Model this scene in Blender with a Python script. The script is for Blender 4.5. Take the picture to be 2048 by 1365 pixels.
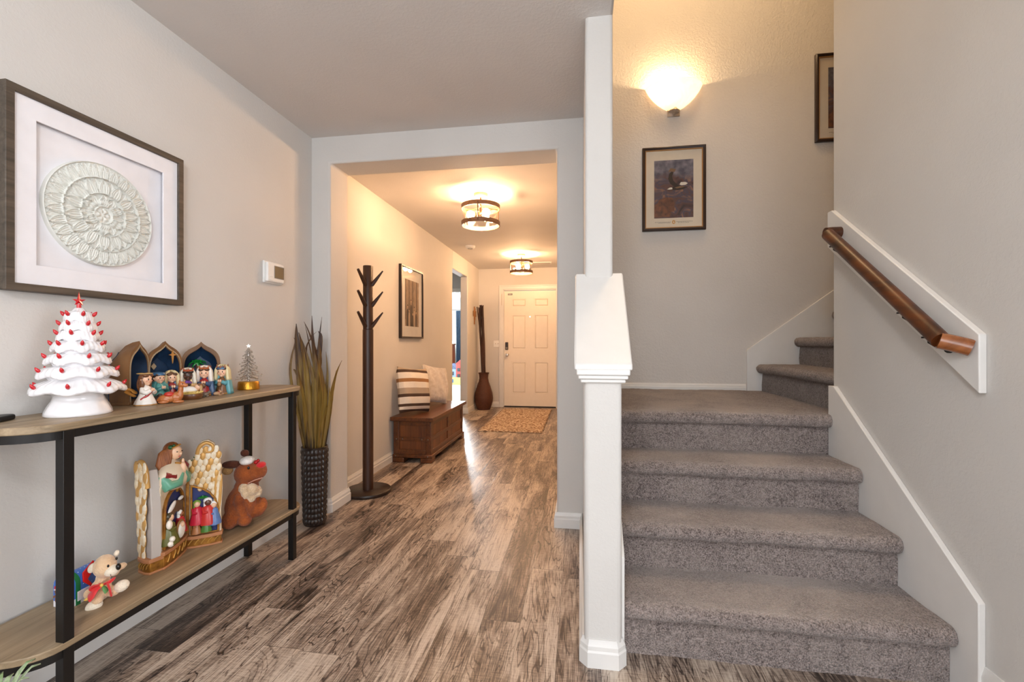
import bpy, bmesh, math, random
from math import sin, cos, pi, radians, sqrt, atan2, exp
from mathutils import Vector, Matrix

random.seed(7)
SC = bpy.context.scene
for o in list(bpy.data.objects):
    bpy.data.objects.remove(o)
COL = SC.collection

# ------------------------------------------------------------------ camera
cam_d = bpy.data.cameras.new('camera')
cam_d.sensor_width = 36.0
cam_d.lens = 888.0 / 2048 * 36
cam_d.shift_y = 3.5 / 2048
cam_d.clip_start = 0.02
cam = bpy.data.objects.new('camera', cam_d)
cam.location = (0, 0, 1.124)
cam.rotation_euler = (pi / 2, 0, math.atan(136 / 888.0))
COL.objects.link(cam)
SC.camera = cam

# ------------------------------------------------------------------ world, exposure
w = bpy.data.worlds.new('daylight')
SC.world = w
w.use_nodes = True
w.node_tree.nodes['Background'].inputs[0].default_value = (0.75, 0.87, 1.0, 1)
w.node_tree.nodes['Background'].inputs[1].default_value = 1.2
vs = SC.view_settings
vs.view_transform = 'Standard'
vs.look = 'None'
vs.gamma = 1
vs.use_curve_mapping = False
vs.exposure = 0.12


def light(name, kind, loc, energy, color, size=0.1, size_y=None, rot=(0, 0, 0), spread=None):
    d = bpy.data.lights.new(name, kind)
    d.energy = energy
    d.color = color
    if kind == 'AREA':
        d.shape = 'RECTANGLE'
        d.size = size
        d.size_y = size_y or size
        if spread:
            d.spread = spread
    else:
        d.shadow_soft_size = size
    o = bpy.data.objects.new(name, d)
    o.location = loc
    o.rotation_euler = rot
    COL.objects.link(o)
    return o


# daylight at the living room windows (behind the camera) and at the bedroom window
light('window_daylight_back', 'AREA', (0.3, -2.15, 1.45), 62, (.985, 0.985, 1.0), 3.6, 1.9, (pi / 2, 0, 0))
light('window_daylight_side', 'AREA', (4.75, -0.7, 1.45), 95, (0.95, 0.97, 1.0), 1.9, 2.4, (pi / 2, 0, pi / 2))
light('window_daylight_bedroom', 'AREA', (-4.15, 12.45, 1.58), 620, (0.86, 0.95, 1.0), 1.15, 0.86, (-pi / 2, 0, 0))


# ------------------------------------------------------------------ colours and materials
def lin(v):
    v /= 255.0
    return v / 12.92 if v <= 0.04045 else ((v + 0.055) / 1.055) ** 2.4


def C(r, g, b):
    return (lin(r), lin(g), lin(b), 1)


class NT:
    def __init__(s, name):
        s.m = bpy.data.materials.new(name)
        s.m.use_nodes = True
        s.t = s.m.node_tree
        s.b = s.t.nodes['Principled BSDF']
        s.out = s.t.nodes['Material Output']

    def n(s, kind, **kw):
        nd = s.t.nodes.new(kind)
        for k, v in kw.items():
            if k.startswith('i_'):
                key = k[2:]
                key = int(key) if key.isdigit() else key.replace('_', ' ')
                nd.inputs[key].default_value = v
            else:
                setattr(nd, k, v)
        return nd

    def l(s, a, b):
        s.t.links.new(a, b)

    def math(s, op, a, b=None):
        nd = s.n('ShaderNodeMath', operation=op)
        for i, x in enumerate((a, b)):
            if x is None:
                continue
            if isinstance(x, (int, float)):
                nd.inputs[i].default_value = x
            else:
                s.l(x, nd.inputs[i])
        return nd.outputs[0]

    def ramp(s, fac, stops, interp='LINEAR'):
        nd = s.n('ShaderNodeValToRGB')
        cr = nd.color_ramp
        cr.interpolation = interp
        while len(cr.elements) < len(stops):
            cr.elements.new(0.5)
        for e, (p, c) in zip(cr.elements, stops):
            e.position = p
            e.color = c
        s.l(fac, nd.inputs[0])
        return nd.outputs[0]

    def mix(s, fac, a, b, mode='MIX'):
        nd = s.n('ShaderNodeMix', data_type='RGBA', blend_type=mode)
        for i, x in ((0, fac), (6, a), (7, b)):
            if isinstance(x, (int, float, tuple)):
                nd.inputs[i].default_value = x
            else:
                s.l(x, nd.inputs[i])
        return nd.outputs[2]

    def bump(s, h, strength, dist, prev=None):
        nd = s.n('ShaderNodeBump')
        nd.inputs['Strength'].default_value = strength
        nd.inputs['Distance'].default_value = dist
        s.l(h, nd.inputs['Height'])
        if prev is not None:
            s.l(prev, nd.inputs['Normal'])
        s.l(nd.outputs[0], s.b.inputs['Normal'])
        return nd.outputs[0]


def mat(name, col, rough=0.5, metal=0.0, col2=None, ns=15, sc=(1, 1, 1), bump=0, bs=80, bd=0.002, coat=0, spec=0.5,
        sheen=0, contrast=0.35, detail=4):
    t = NT(name)
    b = t.b
    b.inputs['Roughness'].default_value = rough
    b.inputs['Metallic'].default_value = metal
    b.inputs['Coat Weight'].default_value = coat
    b.inputs['Coat Roughness'].default_value = 0.1
    b.inputs['Specular IOR Level'].default_value = spec
    b.inputs['Sheen Weight'].default_value = sheen
    tc = t.n('ShaderNodeTexCoord')
    mp = t.n('ShaderNodeMapping')
    mp.inputs['Scale'].default_value = sc
    t.l(tc.outputs['Object'], mp.inputs[0])
    nz = t.n('ShaderNodeTexNoise')
    nz.inputs['Scale'].default_value = ns
    nz.inputs['Detail'].default_value = detail
    t.l(mp.outputs[0], nz.inputs['Vector'])
    c2 = col2 or tuple(min(1, x * 0.95) for x in col[:3]) + (1,)
    t.l(t.ramp(nz.outputs['Fac'], [(0.5 - contrast / 2, col), (0.5 + contrast / 2, c2)]), b.inputs['Base Color'])
    if bump:
        n2 = t.n('ShaderNodeTexNoise')
        n2.inputs['Scale'].default_value = bs
        n2.inputs['Detail'].default_value = 3
        t.l(mp.outputs[0], n2.inputs['Vector'])
        t.bump(n2.outputs['Fac'], bump, bd)
    return t.m


def wall_mat(name, col, strength=0.22, scale=75):
    t = NT(name)
    t.b.inputs['Roughness'].default_value = 0.75
    t.b.inputs['Specular IOR Level'].default_value = 0.3
    tc = t.n('ShaderNodeTexCoord')
    nz = t.n('ShaderNodeTexNoise')
    nz.inputs['Scale'].default_value = 3
    t.l(tc.outputs['Object'], nz.inputs['Vector'])
    c2 = tuple(x * 0.96 for x in col[:3]) + (1,)
    t.l(t.ramp(nz.outputs['Fac'], [(0.3, col), (0.7, c2)]), t.b.inputs['Base Color'])
    n2 = t.n('ShaderNodeTexNoise')
    n2.inputs['Scale'].default_value = scale
    n2.inputs['Detail'].default_value = 2.5
    n2.inputs['Distortion'].default_value = 0.6
    t.l(tc.outputs['Object'], n2.inputs['Vector'])
    r = t.ramp(n2.outputs['Fac'], [(0.42, (0, 0, 0, 1)), (0.62, (1, 1, 1, 1))])
    t.bump(r, strength, 0.0022)
    return t.m


def floor_mat():
    t = NT('vinyl_plank_floor')
    tc = t.n('ShaderNodeTexCoord')
    sp = t.n('ShaderNodeSeparateXYZ')
    t.l(tc.outputs['Object'], sp.inputs[0])
    X, Y = sp.outputs[0], sp.outputs[1]
    PW, PL = 0.154, 1.22
    xs = t.math('DIVIDE', t.math('ADD', X, .083), PW)
    row = t.math('FLOOR', xs)
    fx = t.math('SUBTRACT', xs, row)
    wn = t.n('ShaderNodeTexWhiteNoise', noise_dimensions='1D')
    t.l(row, wn.inputs['W'])
    ys = t.math('ADD', t.math('DIVIDE', Y, PL), t.math('MULTIPLY', wn.outputs['Value'], 7.3))
    pl = t.math('FLOOR', ys)
    fy = t.math('SUBTRACT', ys, pl)
    cmb = t.n('ShaderNodeCombineXYZ')
    t.l(row, cmb.inputs[0])
    t.l(pl, cmb.inputs[1])
    w2 = t.n('ShaderNodeTexWhiteNoise', noise_dimensions='2D')
    t.l(cmb.outputs[0], w2.inputs['Vector'])
    rnd = w2.outputs['Value']
    rc = t.n('ShaderNodeSeparateColor')
    t.l(w2.outputs['Color'], rc.inputs[0])

    def grain(sx, sy, scale, detail, dist, rough=0.6):
        v = t.n('ShaderNodeCombineXYZ')
        t.l(t.math('ADD', t.math('MULTIPLY', X, sx), t.math('MULTIPLY', rnd, 31.0)), v.inputs[0])
        t.l(t.math('ADD', t.math('MULTIPLY', Y, sy), t.math('MULTIPLY', rc.outputs[1], 17.0)), v.inputs[1])
        n = t.n('ShaderNodeTexNoise')
        n.inputs['Scale'].default_value = scale
        n.inputs['Detail'].default_value = detail
        n.inputs['Roughness'].default_value = rough
        n.inputs['Distortion'].default_value = dist
        t.l(v.outputs[0], n.inputs['Vector'])
        return n.outputs['Fac']

    g1 = grain(6.5, 1.0, 1.0, 2.5, 0.9, 0.55)   # broad cathedral figure
    g2 = grain(240, 9, 1.0, 5, 0.4, 0.7)        # fine streaks
    g3 = grain(5.0, 1.3, 1.0, 4, 0.8)           # slow tone drift
    g4 = grain(26, 150, 1.0, 3, 0.3)            # faint saw marks
    g5 = grain(60, 2.6, 1.0, 5, 1.2, 0.65)      # medium streaks
    wv = t.math('FRACT', t.math('ADD', t.math('MULTIPLY', g1, 22.0), t.math('MULTIPLY', g5, .9)))
    wv = t.math('ABSOLUTE', t.math('SUBTRACT', wv, 0.5))   # 0..0.5 rings
    line = t.ramp(wv, [(0.03, (1, 1, 1, 1)), (0.13, (0, 0, 0, 1))])
    line = t.math('MULTIPLY', line, t.ramp(g3, [(.36, (1, 1, 1, 1)), (.62, (.25, .25, .25, 1))]))
    tone = t.math('ADD', t.math('MULTIPLY', rnd, 0.20), t.math('MULTIPLY', t.math('SUBTRACT', g3, .5), 1.15))
    tone = t.math('ADD', t.math('ADD', tone, .44), t.math('MULTIPLY', t.math('SUBTRACT', g2, 0.5), 0.75))
    tone = t.math('ADD', tone, t.math('MULTIPLY', t.math('SUBTRACT', g5, 0.5), 0.65))
    tone = t.math('ADD', tone, t.math('MULTIPLY', t.math('SUBTRACT', g4, 0.5), 0.35))
    tone = t.math('SUBTRACT', tone, t.math('MULTIPLY', line, 0.36))
    col = t.ramp(tone, [(0.10, C(36, 28, 24)), (0.33, C(80, 66, 58)), (0.50, C(138, 121, 108)), (0.66, C(188, 172, 156)),
                        (0.90, C(214, 202, 188))])
    gx = t.math('MINIMUM', fx, t.math('SUBTRACT', 1.0, fx))
    gy = t.math('MINIMUM', fy, t.math('SUBTRACT', 1.0, fy))
    gap = t.math('MINIMUM', t.math('MULTIPLY', gx, PW), t.math('MULTIPLY', gy, PL))
    gm = t.math('LESS_THAN', gap, 0.0014)
    col = t.mix(t.math('MULTIPLY', gm, 0.55), col, C(48, 38, 32))
    t.l(col, t.b.inputs['Base Color'])
    t.l(t.math('ADD', t.math('MULTIPLY', g2, 0.2), 0.24), t.b.inputs['Roughness'])
    t.b.inputs['Specular IOR Level'].default_value = 0.5
    h = t.math('SUBTRACT', t.math('ADD', g2, t.math('MULTIPLY', wv, 0.5)), t.math('MULTIPLY', gm, 1.0))
    t.bump(h, 0.28, 0.0022)
    return t.m


def carpet_mat(name, ca, cb, cw, patch=True):
    t = NT(name)
    t.b.inputs['Roughness'].default_value = 0.95
    t.b.inputs['Specular IOR Level'].default_value = 0.1
    t.b.inputs['Sheen Weight'].default_value = 0.25
    t.b.inputs['Sheen Roughness'].default_value = 0.5
    tc = t.n('ShaderNodeTexCoord')
    P = tc.outputs['Object']

    def nz(scale, det=2, dist=0.0):
        n = t.n('ShaderNodeTexNoise')
        n.inputs['Scale'].default_value = scale
        n.inputs['Detail'].default_value = det
        n.inputs['Distortion'].default_value = dist
        t.l(P, n.inputs['Vector'])
        return n.outputs['Fac']
    f = nz(210, 2)
    m = nz(60, 3, 0.5)
    tuft = t.math('ADD', t.math('MULTIPLY', f, 0.7), t.math('MULTIPLY', m, 0.3))
    col = t.ramp(tuft, [(0.36, ca), (0.62, cb)])
    if patch:                      # pile trodden flat in the middle of the treads
        p = t.ramp(nz(2.6, 3, 0.4), [(0.40, (0, 0, 0, 1)), (0.64, (1, 1, 1, 1))])
        geo = t.n('ShaderNodeNewGeometry')
        sz = t.n('ShaderNodeSeparateXYZ')
        t.l(geo.outputs['Normal'], sz.inputs[0])
        px = t.n('ShaderNodeSeparateXYZ')
        t.l(P, px.inputs[0])
        up = t.ramp(sz.outputs[2], [(0.72, (0, 0, 0, 1)), (0.98, (1, 1, 1, 1))])
        mid = t.ramp(t.math('ABSOLUTE', t.math('SUBTRACT', px.outputs[0], .66)), [(0.22, (1, 1, 1, 1)), (0.50, (0, 0, 0, 1))])
        wear = t.math('MULTIPLY', t.math('MULTIPLY', up, mid), t.math('ADD', t.math('MULTIPLY', p, .7), .3))
        p2 = t.ramp(nz(7, 4, 0.8), [(0.35, (0, 0, 0, 1)), (0.7, (1, 1, 1, 1))])
        col = t.mix(t.math('MULTIPLY', p2, 0.22), col, cw)
        col = t.mix(t.math('MULTIPLY', wear, 0.6), col, cw)
    t.l(col, t.b.inputs['Base Color'])
    v = t.n('ShaderNodeTexVoronoi')
    v.inputs['Scale'].default_value = 190
    t.l(P, v.inputs['Vector'])
    h = t.math('ADD', t.math('MULTIPLY', f, 1.0), t.math('SUBTRACT', 0.5, v.outputs['Distance']))
    t.bump(h, 0.85, 0.006)
    return t.m


def wood_mat(name, ca, cb, axis='Y', rough=0.4, scale=1.0, bump=0.15, cc=None, coat=0.0):
    t = NT(name)
    t.b.inputs['Roughness'].default_value = rough
    t.b.inputs['Coat Weight'].default_value = coat
    t.b.inputs['Coat Roughness'].default_value = 0.2
    tc = t.n('ShaderNodeTexCoord')
    mp = t.n('ShaderNodeMapping')
    s = {'X': (2, 40, 40), 'Y': (40, 2, 40), 'Z': (40, 40, 2)}[axis]
    mp.inputs['Scale'].default_value = tuple(q * scale for q in s)
    t.l(tc.outputs['Object'], mp.inputs[0])
    n = t.n('ShaderNodeTexNoise')
    n.inputs['Scale'].default_value = 1.0
    n.inputs['Detail'].default_value = 7
    n.inputs['Roughness'].default_value = 0.65
    n.inputs['Distortion'].default_value = 0.6
    t.l(mp.outputs[0], n.inputs['Vector'])
    st = [(0.3, ca), (0.68, cb)]
    if cc:
        st = [(0.25, ca), (0.5, cb), (0.75, cc)]
    t.l(t.ramp(n.outputs['Fac'], st), t.b.inputs['Base Color'])
    t.bump(n.outputs['Fac'], bump, 0.002)
    return t.m


def emit_mat(name, col, strength, see_base=0.9):
    t = NT(name)
    t.b.inputs['Base Color'].default_value = (see_base, see_base, see_base, 1)
    t.b.inputs['Emission Color'].default_value = col
    t.b.inputs['Emission Strength'].default_value = strength
    t.b.inputs['Roughness'].default_value = 0.3
    return t.m


def glass_mat(name, tint=(1, 1, 1, 1), gloss=0.08, rough=0.03, edge=0.6):
    t = NT(name)
    tr = t.n('ShaderNodeBsdfTransparent')
    tr.inputs[0].default_value = tint
    gl = t.n('ShaderNodeBsdfGlossy')
    gl.inputs['Roughness'].default_value = rough
    fr = t.n('ShaderNodeFresnel')
    fr.inputs[0].default_value = 1.45
    mx = t.n('ShaderNodeMixShader')
    f = t.math('ADD', t.math('MULTIPLY', fr.outputs[0], edge), gloss)
    t.l(f, mx.inputs[0])
    t.l(tr.outputs[0], mx.inputs[1])
    t.l(gl.outputs[0], mx.inputs[2])
    t.l(mx.outputs[0], t.out.inputs['Surface'])
    return t.m


M_wall = wall_mat('painted_wall', C(209, 206, 202), .14, 80)
M_ceil = wall_mat('painted_ceiling', C(216, 212, 209), 0.14, 75)
M_floor = floor_mat()
M_trim = mat('white_trim_paint', C(224, 222, 219), 0.38, col2=C(221, 219, 216), bump=0.04, bs=60)
M_carpet = carpet_mat('stair_carpet', C(74, 63, 60), C(166, 152, 147), C(192, 178, 168))
M_carpet2 = carpet_mat('bedroom_carpet', C(150, 152, 145), C(190, 192, 186), C(190, 190, 180), False)
M_black = mat('black_metal', C(24, 21, 20), 0.42, 0.3)
M_oak = wood_mat('greyed_oak', C(112, 94, 70), C(174, 152, 122), 'Y', 0.45, 0.7, 0.1)
M_rail = wood_mat('stained_rail_wood', C(30, 12, 3), C(104, 52, 15), 'Y', 0.42, 0.4, 0.03, coat=0.05)
M_raile = wood_mat('stained_rail_end_wood', C(116, 62, 28), C(160, 96, 50), 'Y', 0.22, 0.55, 0.03, coat=0.5)
M_white = mat('white_plastic', C(236, 235, 232), 0.4)


# ------------------------------------------------------------------ mesh builder
class MB:
    def __init__(s):
        s.v = []
        s.f = []
        s.m = []
        s.mi = 0
        s.M = Matrix.Identity(4)

    def add(s, vs_, fs):
        o = len(s.v)
        for p in vs_:
            s.v.append(tuple(s.M @ Vector(p)))
        for f in fs:
            s.f.append(tuple(o + i for i in f))
            s.m.append(s.mi)
        return s

    def box(s, x0, x1, y0, y1, z0, z1):
        vs_ = [(x0, y0, z0), (x1, y0, z0), (x1, y1, z0), (x0, y1, z0), (x0, y0, z1), (x1, y0, z1), (x1, y1, z1), (x0, y1, z1)]
        return s.add(vs_, [(3, 2, 1, 0), (4, 5, 6, 7), (0, 1, 5, 4), (1, 2, 6, 5), (2, 3, 7, 6), (3, 0, 4, 7)])

    def lathe(s, prof, n=32, c=(0, 0, 0), rf=None, a0=0, a1=2 * pi, caps=True):
        full = abs(a1 - a0 - 2 * pi) < 1e-6
        cnt = n if full else n + 1
        vs_, fs = [], []
        for (r, z) in prof:
            for i in range(cnt):
                a = a0 + (a1 - a0) * i / n
                q = r * (rf(a, z) if rf else 1)
                vs_.append((c[0] + q * cos(a), c[1] + q * sin(a), c[2] + z))
        for j in range(len(prof) - 1):
            for i in range(n):
                i2 = (i + 1) % cnt
                fs.append((j * cnt + i, j * cnt + i2, (j + 1) * cnt + i2, (j + 1) * cnt + i))
        if caps and full:
            if prof[0][0] > 1e-6:
                fs.append(tuple(range(cnt - 1, -1, -1)))
            if prof[-1][0] > 1e-6:
                b = (len(prof) - 1) * cnt
                fs.append(tuple(range(b, b + cnt)))
        return s.add(vs_, fs)

    def tube(s, pts, rad, n=10, caps=True, squash=1.0):
        pts = [Vector(p) for p in pts]
        if not hasattr(rad, '__len__'):
            rad = [rad] * len(pts)
        vs_, fs = [], []
        up = None
        for k, p in enumerate(pts):
            a = pts[max(0, k - 1)]
            b = pts[min(len(pts) - 1, k + 1)]
            d = (b - a)
            if d.length < 1e-9:
                d = Vector((0, 0, 1))
            d.normalize()
            if up is None:
                up = Vector((0, 0, 1)) if abs(d.z) < 0.9 else Vector((1, 0, 0))
            x = d.cross(up)
            if x.length < 1e-6:
                x = d.orthogonal()
            x.normalize()
            y = x.cross(d)
            y.normalize()
            up = y
            for i in range(n):
                t = 2 * pi * i / n
                vs_.append(tuple(p + (x * cos(t) + y * sin(t) * squash) * rad[k]))
        for k in range(len(pts) - 1):
            for i in range(n):
                j = (i + 1) % n
                fs.append((k * n + i, (k + 1) * n + i, (k + 1) * n + j, k * n + j))
        if caps:
            fs.append(tuple(range(n)))
            fs.append(tuple(range(len(pts) * n - 1, (len(pts) - 1) * n - 1, -1)))
        return s.add(vs_, fs)

    def ball(s, c, r, nu=16, nv=10, rot=None):
        if not hasattr(r, '__len__'):
            r = (r, r, r)
        R = rot or Matrix.Identity(3)
        vs_, fs = [], []
        for j in range(1, nv):
            ph = pi * j / nv
            for i in range(nu):
                th = 2 * pi * i / nu
                q = R @ Vector((r[0] * sin(ph) * cos(th), r[1] * sin(ph) * sin(th), r[2] * cos(ph)))
                vs_.append((c[0] + q.x, c[1] + q.y, c[2] + q.z))
        q = R @ Vector((0, 0, r[2]))
        top = len(vs_)
        vs_.append((c[0] + q.x, c[1] + q.y, c[2] + q.z))
        vs_.append((c[0] - q.x, c[1] - q.y, c[2] - q.z))
        for j in range(nv - 2):
            for i in range(nu):
                k = (i + 1) % nu
                fs.append((j * nu + i, (j + 1) * nu + i, (j + 1) * nu + k, j * nu + k))
        for i in range(nu):
            k = (i + 1) % nu
            fs.append((top, i, k))
            fs.append((top + 1, (nv - 2) * nu + k, (nv - 2) * nu + i))
        return s.add(vs_, fs)

    def prism(s, poly, t0, t1, frame):
        """poly [(a,b)] laid on frame (origin, A axis, B axis); extruded from t0 to t1 along A x B."""
        O, A, B = (Vector(q) for q in frame)
        N = A.cross(B)
        n = len(poly)
        vs_ = [tuple(O + A * a + B * b + N * t0) for a, b in poly] + [tuple(O + A * a + B * b + N * t1) for a, b in poly]
        fs = [tuple(range(n - 1, -1, -1)), tuple(range(n, 2 * n))]
        for i in range(n):
            j = (i + 1) % n
            fs.append((i, j, n + j, n + i))
        return s.add(vs_, fs)

    def ring(s, outer, inner, t0, t1, frame):
        O, A, B = (Vector(q) for q in frame)
        N = A.cross(B)
        n = len(outer)
        vs_ = []
        for t in (t0, t1):
            for P in (outer, inner):
                vs_ += [tuple(O + A * a + B * b + N * t) for a, b in P]
        fs = []
        for i in range(n):
            j = (i + 1) % n
            fs.append((i, n + i, n + j, j))
            fs.append((2 * n + i, 2 * n + j, 3 * n + j, 3 * n + i))
            fs.append((i, j, 2 * n + j, 2 * n + i))
            fs.append((n + i, 3 * n + i, 3 * n + j, n + j))
        return s.add(vs_, fs)

    def sheet(s, rows):
        n = len(rows[0])
        vs_ = [p for r in rows for p in r]
        fs = []
        for j in range(len(rows) - 1):
            for i in range(n - 1):
                fs.append((j * n + i, j * n + i + 1, (j + 1) * n + i + 1, (j + 1) * n + i))
        return s.add(vs_, fs)

    def build(s, name, mats, parent=None, loc=None, bev=0, seg=2, ang=35, solid=0, sub=0, remesh=0, disp=None, smooth=True):
        me = bpy.data.meshes.new(name)
        me.from_pydata(s.v, [], s.f)
        if not isinstance(mats, (list, tuple)):
            mats = [mats]
        for m in mats:
            me.materials.append(m)
        for p, i in zip(me.polygons, s.m):
            p.material_index = i
        bm = bmesh.new()
        bm.from_mesh(me)
        bmesh.ops.recalc_face_normals(bm, faces=bm.faces)
        bm.to_mesh(me)
        bm.free()
        if smooth:
            me.shade_smooth()
            me.set_sharp_from_angle(angle=radians(ang))
        o = bpy.data.objects.new(name, me)
        COL.objects.link(o)
        if parent is not None:
            o.parent = parent
        if loc:
            o.location = loc
        if remesh:
            r = o.modifiers.new('skin', 'REMESH')
            r.mode = 'VOXEL'
            r.voxel_size = remesh
            r.use_smooth_shade = True
            sm = o.modifiers.new('soften', 'SMOOTH')
            sm.factor = 0.5
            sm.iterations = 3
        if solid:
            q = o.modifiers.new('thick', 'SOLIDIFY')
            q.thickness = solid
            q.offset = 0
        if bev:
            b = o.modifiers.new('edge', 'BEVEL')
            b.width = bev
            b.segments = seg
            b.limit_method = 'ANGLE'
            b.angle_limit = radians(40)
        if sub:
            q = o.modifiers.new('sub', 'SUBSURF')
            q.levels = q.render_levels = sub
        if disp:
            tx = bpy.data.textures.new(name + '_fuzz', 'CLOUDS')
            tx.noise_scale = disp[0]
            d = o.modifiers.new('fuzz', 'DISPLACE')
            d.texture = tx
            d.strength = disp[1]
        return o


def tag(o, label=None, cat=None, group=None, kind=None):
    if label:
        o['label'] = label
    if cat:
        o['category'] = cat
    if group:
        o['group'] = group
    if kind:
        o['kind'] = kind
    return o


def thing(name, label, cat, loc=(0, 0, 0), rz=0.0, group=None, kind=None):
    o = bpy.data.objects.new(name, None)
    o.empty_display_size = 0.05
    o.location = loc
    o.rotation_euler = (0, 0, rz)
    COL.objects.link(o)
    return tag(o, label, cat, group, kind)


def struct(mb, name, m, label=None, **kw):
    o = mb.build(name, m, **kw)
    return tag(o, label, None, None, 'structure')


def copy_thing(root):
    r = root.copy()
    COL.objects.link(r)
    for ch in list(root.children):
        c = ch.copy()
        COL.objects.link(c)
        c.parent = r
        for g in ch.children:
            d = g.copy()
            COL.objects.link(d)
            d.parent = c
    return r


def face_cam(x, y):
    return atan2(-x, y)


def rect(a0, a1, b0, b1):
    return [(a0, b0), (a1, b0), (a1, b1), (a0, b1)]


XW = -1.765          # hall / living room left wall plane
ZC, ZH = 2.487, 2.42  # living room and hall ceilings
YO, YB = 2.72, 2.955  # opening wall front and back faces
XR = 1.22            # right stair wall
YS = 3.5             # stairwell back wall

# ------------------------------------------------------------------ room shell
struct(MB().box(-6.2, 5.2, -2.5, 7.9, -0.1, 0), 'floor', M_floor, smooth=False)
struct(MB().box(-6.2, 0.2, 7.9, 13, -0.1, 0.006), 'floor_bedroom', M_carpet2, smooth=False)

# left wall: living room, hall part with the bedroom passage opening
mb = MB()
mb.box(XW - 0.12, XW, -2.42, 6.02, 0, 2.6)
mb.box(XW - 0.12, XW, 6.02, 6.86, 2.17, 2.6)
mb.box(XW - 0.12, XW, 6.86, 7.77, 0, 2.6)
struct(mb, 'wall_left', M_wall, bev=0.012, seg=3)

# wall with the wide opening between living room and hall
mb = MB()
mb.prism([(XW - .02, 0), (-1.635, 0), (-1.635, 2.311), (-0.139, 2.311), (-0.139, 0), (0.03, 0), (0.03, 2.6), (XW - .02, 2.6)],
         -YB, -YO, ((0, 0, 0), (1, 0, 0), (0, 0, 1)))
struct(mb, 'wall_opening', M_wall, bev=0.014, seg=3)

# ceilings
mb = MB().box(XW - .05, 0.135, -2.42, YO + .02, ZC, ZC + .1).box(0.135, 5.2, -2.42, 1.0, ZC, ZC + .1)
struct(mb, 'ceiling', M_ceil, bev=0.01)
struct(MB().box(-6.1, 0.1, YO + .1, 13, ZH, ZH + .1), 'ceiling_hall', M_ceil, smooth=False)
struct(MB().box(0.0, 4.2, 0.9, 3.7, 4.7, 4.8), 'ceiling_stairwell', M_ceil, smooth=False)

# hall right wall / stairwell left wall, ending in the round-cornered post
mb = MB().box(0.021, 0.135, 1.885, 7.77, 0, ZC + .02).box(0.021, 0.135, 1.0, 3.55, ZC + .1, 4.75)
struct(mb, 'wall_hall_right', M_wall, bev=0.014, seg=3)
# half wall below the sloped cap
mb = MB().prism([(1.573, 0), (1.95, 0), (1.95, 1.40), (1.885, 1.36), (1.573, 1.025)], 0.014, 0.143, ((0, 0, 0), (0, 1, 0), (0, 0, 1)))
struct(mb, 'wall_half', M_wall, bev=0.016, seg=3)

struct(MB().box(0.021, 4.2, YS, YS + .12, 0, 4.75), 'wall_stair_back', wall_mat('stairwell_wall', C(211, 205, 199), 0.42, 62), smooth=False)
mb = MB().box(XR, XR + .12, 1.0, 2.38, 0, 4.75).box(XR + .02, 4.2, 2.26, 2.38, 0, 4.75)
struct(mb, 'wall_right', M_wall, bev=0.01)
struct(MB().box(XR + .02, 5.2, 1.0, 1.12, 0, 2.6), 'wall_front_right', M_wall, smooth=False)
struct(MB().box(0.0, 4.2, 0.88, 1.0, ZC + .1, 4.75), 'wall_stairwell_near', M_wall, smooth=False)
struct(MB().box(4.1, 4.2, 2.3, 3.6, 0, 4.75), 'wall_stairwell_end', M_wall, smooth=False)

# front wall of the hall with the entry door opening
mb = MB().box(XW - .12, -1.345, 7.65, 7.77, 0, 2.5).box(-1.345, -0.385, 7.65, 7.77, 2.07, 2.5).box(-0.385, 0.15, 7.65, 7.77, 0, 2.5)
struct(mb, 'wall_front', M_wall, smooth=False)

# back wall with a wide window, side wall with a window (behind the camera)
mb = MB().box(-1.9, -1.6, -2.42, -2.3, 0, 2.6).box(2.2, 5.2, -2.42, -2.3, 0, 2.6).box(-1.6, 2.2, -2.42, -2.3, 0, 0.45).box(-1.6, 2.2, -2.42, -2.3, 2.42, 2.6)
struct(mb, 'wall_back', M_wall, smooth=False)
mb = MB().box(5.0, 5.12, -2.42, -2.0, 0, 2.6).box(5.0, 5.12, 0.6, 1.1, 0, 2.6).box(5.0, 5.12, -2.0, 0.6, 0, 0.45).box(5.0, 5.12, -2.0, 0.6, 2.42, 2.6)
struct(mb, 'wall_side', M_wall, smooth=False)

# passage and bedroom seen through the hall opening
mb = MB().box(-3.12, -3.0, 5.3, 7.9, 0, 2.5).box(-3.12, XW - .12, 5.2, 5.3, 0, 2.5)
mb.box(-3.12, -2.72, 7.9, 8.0, 0, 2.5).box(-1.98, XW - .1, 7.9, 8.0, 0, 2.5).box(-2.72, -1.98, 7.9, 8.0, 2.05, 2.5).box(XW - .12, XW - .02, 7.77, 7.95, 0, 2.5)
struct(mb, 'wall_passage', M_wall, smooth=False)
M_bed = wall_mat('bedroom_wall', C(226, 232, 228))
mb = MB().box(-6, -4.72, 12.6, 12.72, 0, 2.5).box(-3.55, -1.7, 12.6, 12.72, 0, 2.5).box(-4.72, -3.55, 12.6, 12.72, 0, 1.13).box(-4.72, -3.55, 12.6, 12.72, 2.03, 2.5)
mb.box(-6.1, -6, 8, 12.7, 0, 2.5).box(-1.9, -1.8, 8, 12.7, 0, 2.5).box(-6, -3.1, 7.9, 8.0, 0, 2.5)
struct(mb, 'wall_bedroom', M_bed, smooth=False)
mb = MB()
for a, b in ((-2.79, -2.72), (-1.98, -1.91)):
    mb.box(a, b, 7.885, 7.9, 0, 2.05)
mb.box(-2.79, -1.91, 7.885, 7.9, 2.05, 2.12)
struct(mb, 'trim_passage_door', M_trim, bev=0.003)

M_pane = glass_mat('window_glass', (0.97, 0.99, 1, 1), 0.03)


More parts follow.
